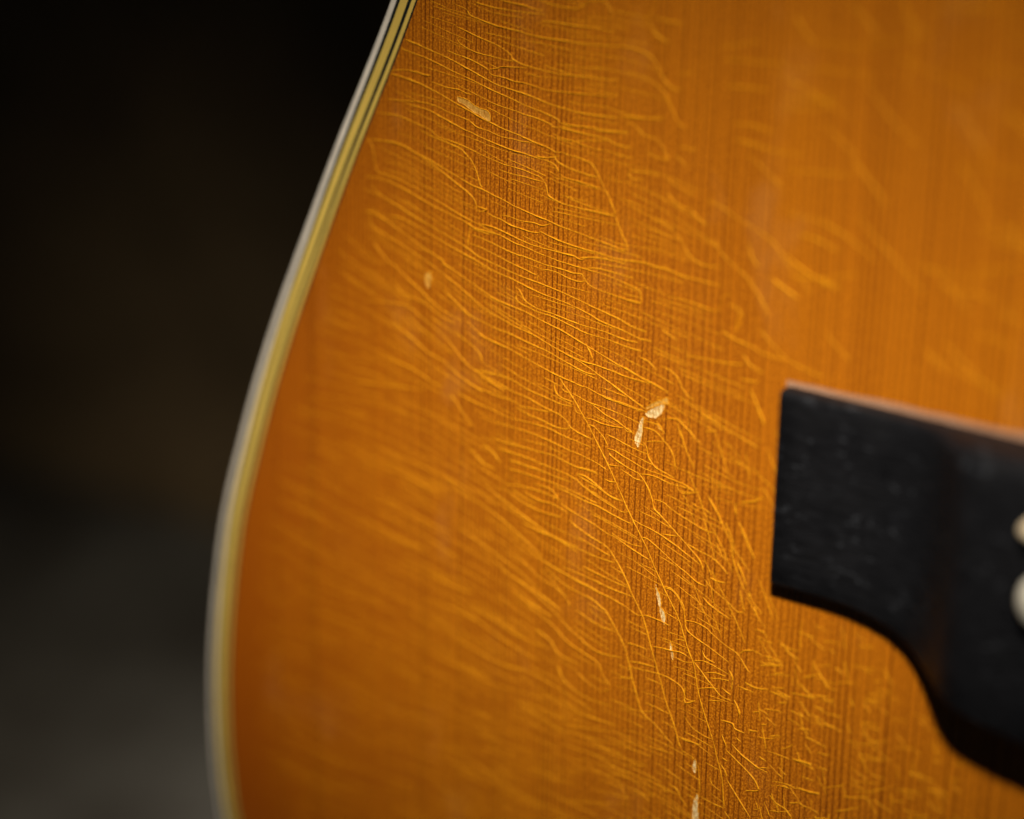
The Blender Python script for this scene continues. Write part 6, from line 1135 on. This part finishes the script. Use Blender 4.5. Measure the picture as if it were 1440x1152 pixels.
-47.35,-34.72 -46.96,-34.87 -46.56,-34.98 -46.14,-35.08;-67.07,-22.28 -66.61,-22.24 -66.16,-22.26 -65.71,-22.29;
-57.46,-40.12 -57.19,-40.39 -56.97,-40.71 -56.76,-41.03;-47.79,-38.16 -47.32,-38.28 -46.81,-38.32 -46.29,-38.28;
-54.39,-26.39 -53.27,-26.67 -52.17,-26.96 -51.18,-27.46;-49.37,-34.19 -49.15,-34.84 -49.10,-35.57 -48.99,-36.28;
-66.21,-31.23 -65.13,-31.46 -64.04,-31.66 -62.94,-31.83;-63.24,-17.81 -62.54,-17.86 -61.84,-17.92 -61.21,-18.14;
-46.44,-26.77 -45.75,-27.17 -45.01,-27.50 -44.23,-27.77;-47.14,-40.80 -47.02,-41.18 -46.95,-41.58 -46.85,-41.97;
-65.67,-19.45 -64.83,-19.51 -63.98,-19.56 -63.14,-19.60;-41.48,-34.53 -40.70,-34.74 -40.02,-35.12 -39.36,-35.53;
-71.33,-32.53 -70.77,-32.68 -70.20,-32.82 -69.68,-33.04;-47.99,-40.48 -47.14,-40.42 -46.31,-40.43 -45.46,-40.25;
-68.75,-21.34 -68.09,-21.92 -67.47,-22.54 -66.85,-23.16;-53.36,-32.78 -52.21,-33.20 -51.16,-33.77 -49.99,-34.12;
-56.41,-37.03 -55.43,-37.18 -54.54,-37.52 -53.66,-37.88;-84.82,-4.72 -84.28,-5.82 -83.75,-6.92 -83.13,-7.98;
-82.93,-18.46 -82.12,-19.29 -81.45,-20.23 -80.69,-21.10;-74.24,-16.40 -73.22,-17.78 -72.16,-19.13 -70.91,-20.31;
-72.43,-0.23 -71.48,-1.37 -70.64,-2.58 -69.79,-3.79;-72.13,5.42 -71.26,3.84 -70.41,2.25 -69.43,0.73;-82.58,3.32 -80.74,2.14 -78.92,0.95 -76.89,0.06;
-77.18,-9.76 -76.58,-11.85 -75.67,-13.80 -74.58,-15.63;-79.90,-20.11 -79.27,-21.22 -78.66,-22.35 -78.07,-23.48;
-75.52,4.08 -75.17,2.83 -74.81,1.59 -74.57,0.30;-78.91,5.07 -77.37,4.08 -76.12,2.83 -74.92,1.53;-75.67,-7.07 -75.07,-7.83 -74.58,-8.68 -74.22,-9.59;
-80.05,-13.90 -79.15,-15.63 -77.99,-17.19 -76.91,-18.80;-74.42,2.30 -72.81,1.18 -71.11,0.19 -69.64,-1.07 -68.45,-2.56;
-77.57,-8.87 -76.42,-10.24 -75.15,-11.51 -73.92,-12.81;-83.29,-16.27 -82.30,-18.19 -81.30,-20.10 -80.13,-21.89 -78.86,-23.62;
-77.65,-17.80 -76.37,-19.59 -75.19,-21.44 -74.15,-23.40;-81.05,4.58 -79.42,3.68 -77.65,3.02 -75.91,2.31 -74.26,1.48;
-72.53,-13.29 -71.51,-15.10 -70.58,-16.96 -69.76,-18.88;-80.76,-15.06 -80.03,-16.90 -79.47,-18.81 -78.61,-20.58;
-75.39,-14.84 -74.13,-16.02 -72.94,-17.24 -71.63,-18.36;-71.15,-14.85 -70.38,-16.08 -69.63,-17.32 -68.92,-18.59;
-84.68,-0.37 -83.75,-2.23 -82.65,-3.97 -81.79,-5.86 -80.73,-7.63;-85.08,6.85 -84.66,5.80 -84.21,4.77 -83.89,3.68;
-70.91,0.00 -69.40,-0.91 -68.06,-2.00 -66.69,-3.04;-80.09,-14.14 -79.68,-15.05 -79.26,-15.95 -78.87,-16.87;
-80.89,0.03 -80.47,-1.72 -79.95,-3.44 -79.40,-5.14 -78.98,-6.90;-79.70,-9.77 -79.06,-10.74 -78.34,-11.63 -77.55,-12.48;
-71.52,8.28 -69.75,7.02 -68.06,5.68 -66.43,4.30 -64.94,2.80;-80.57,6.44 -79.85,4.45 -78.97,2.53 -78.17,0.57;
-81.98,-6.55 -81.04,-8.62 -80.30,-10.79 -79.32,-12.84"""
CHIPS = """-126.24,46.14 -125.37,46.08 -124.08,45.83 -123.00,45.30 -121.93,45.02 -120.43,44.64 -120.30,43.39 -122.12,43.98 -123.63,44.45 -124.93,45.04 -126.01,45.40;
-92.04,6.18 -91.56,6.72 -90.68,7.34 -89.72,7.97 -88.93,8.06 -89.18,7.14 -89.65,6.44 -90.42,5.87 -91.12,5.77 -91.72,5.82;
-91.97,7.06 -91.30,7.72 -89.94,8.56 -88.78,9.20 -88.34,9.04 -88.39,8.43 -88.93,8.09 -89.68,8.03 -90.69,7.47 -91.86,6.83;
-92.52,5.65 -92.25,5.44 -92.37,4.55 -92.48,3.13 -92.76,1.68 -93.08,0.99 -93.55,1.32 -93.79,2.15 -93.71,2.69 -93.24,3.66 -92.98,4.76;
-89.34,-18.61 -88.84,-19.56 -88.40,-20.35 -88.28,-21.58 -88.54,-21.83 -88.98,-20.86 -89.17,-19.83;
-88.47,-21.86 -87.91,-22.11 -87.41,-23.07 -87.52,-24.18 -87.83,-24.13 -88.30,-23.03;
-86.56,-26.51 -86.10,-27.33 -85.80,-28.62 -85.92,-29.33 -86.26,-28.47 -86.52,-27.45;
-81.67,-43.64 -81.29,-43.40 -81.21,-45.09 -81.37,-45.51 -81.83,-44.79;
-80.91,-48.55 -80.61,-49.07 -80.58,-50.78 -80.40,-53.45 -81.20,-53.71 -81.52,-51.34 -81.33,-49.79;
-131.32,19.62 -130.64,19.02 -130.64,18.48 -131.18,17.13 -131.82,17.73 -131.99,18.60;-90.07,-27.62 -89.77,-27.53 -89.69,-27.89 -89.99,-28.03;
-89.37,-29.57 -89.04,-29.47 -89.02,-29.85 -89.33,-29.94;-95.58,48.71 -95.03,48.79 -94.93,48.26 -95.51,48.14;
-68.32,-23.79 -67.76,-23.63 -67.68,-24.05 -68.24,-24.21;-90.09,5.05 -89.63,4.97 -89.17,4.47 -89.36,4.31 -89.77,4.56"""

def parse(s):
    return [[tuple(map(float, q.split(','))) for q in ln.split()] for ln in s.replace('\n', '').split(';') if ln.strip()]

rng = random.Random(7)
def ridge(path, width, height, verts, faces):
    pts = catmull(path, 5)
    n = len(pts)
    if n < 3: return
    prof = [(-0.70, -0.10), (-0.42, 0.80), (-0.1, 1.0), (0.40, 0.62), (1.0, -0.10)]
    K = len(prof); base = len(verts)
    ph = rng.uniform(0, 6.28)
    for i, p in enumerate(pts):
        t = (pts[min(i + 1, n - 1)] - pts[max(i - 1, 0)])
        if t.length < 1e-6: t = Vector((1, 0))
        t.normalize(); nn = Vector((-t.y, t.x))
        if nn.y < 0: nn = -nn if abs(t.x) > 1e-3 else nn
        e = min(1.0, (min(i, n - 1 - i) + 0.35) / 3.0) * (0.80 + 0.30 * math.sin(ph * 3.1 + i * 0.23))
        wob = 1.0 + 0.22 * math.sin(ph + i * 0.9) + rng.uniform(-0.15, 0.15)
        jit = nn * rng.uniform(-0.018, 0.018)
        for (a, b) in prof:
            q = p + jit + nn * (a * width * (0.5 + 0.5 * e))
            verts.append(G(q.x, -b * height * e * wob, q.y))
    for i in range(n - 1):
        for k in range(K - 1):
            a = base + i * K + k
            faces.append((a, a + 1, a + K + 1, a + K))

rv, rf = [], []
for k, ln in enumerate(parse(CRACKS)):
    # the lacquer is thicker, and its lips coarser, towards the bridge
    g = 1.0 if ln[0][0] < -78.0 else 1.45
    if k < 320: ridge(ln, g * rng.uniform(0.070, 0.120), g * rng.uniform(0.085, 0.14), rv, rf)
    else:
        if ln[0][0] < -122.0: g = 0.85
        ridge(ln, g * rng.uniform(0.040, 0.070), g * rng.uniform(0.040, 0.075), rv, rf)
checks = new_obj("lacquer_checking", rv, rf, M_RIDGE, board, smooth=True)
checks["kind"] = "stuff"

# chips where the lacquer has flaked off
def chip(poly, mat):
    P = [Vector(p) for p in poly]
    c = sum(P, Vector((0, 0))) / len(P)
    fine = catmull([tuple(p) for p in P], 4, True)
    n = len(fine)
    nrm = []
    for i in range(n):
        t = (fine[(i + 1) % n] - fine[i - 1])
        t = t.normalized() if t.length > 1e-6 else Vector((1, 0))
        m = Vector((-t.y, t.x))
        if m.dot(fine[i] - c) < 0: m = -m
        nrm.append(m)
    jit = [rng.uniform(-0.07, 0.07) for _ in range(n)]
    verts, faces = [], []
    # outer foot of the lip, its crest, the broken inner edge, the bare floor
    for (o, h) in ((0.06, -0.01), (0.0, 0.075), (-0.05, 0.070), (-0.08, 0.012)):
        for p, m, q in zip(fine, nrm, jit):
            w = p + m * (o + q)
            verts.append(G(w.x, -h * (1.0 + q * 3.0 if h > 0.05 else 1.0), w.y))
    verts.append(G(c.x, -0.012, c.y))
    for r in range(3):
        for i in range(n):
            j = (i + 1) % n
            faces.append((r * n + i, r * n + j, (r + 1) * n + j, (r + 1) * n + i))
    for i in range(n): faces.append((3 * n + i, 3 * n + (i + 1) % n, 4 * n))
    o = new_obj("lacquer_chip", verts, faces, M_RIDGE, board)
    o.data.materials.append(mat)
    for f in o.data.polygons:
        if any(v >= 3 * n for v in f.vertices): f.material_index = 1
    return o

for k, poly in enumerate(parse(CHIPS)):
    if len(poly) < 5: continue
    chip(poly, M_FLAKE if k in (0, 2, 9, 14) else M_BARE)
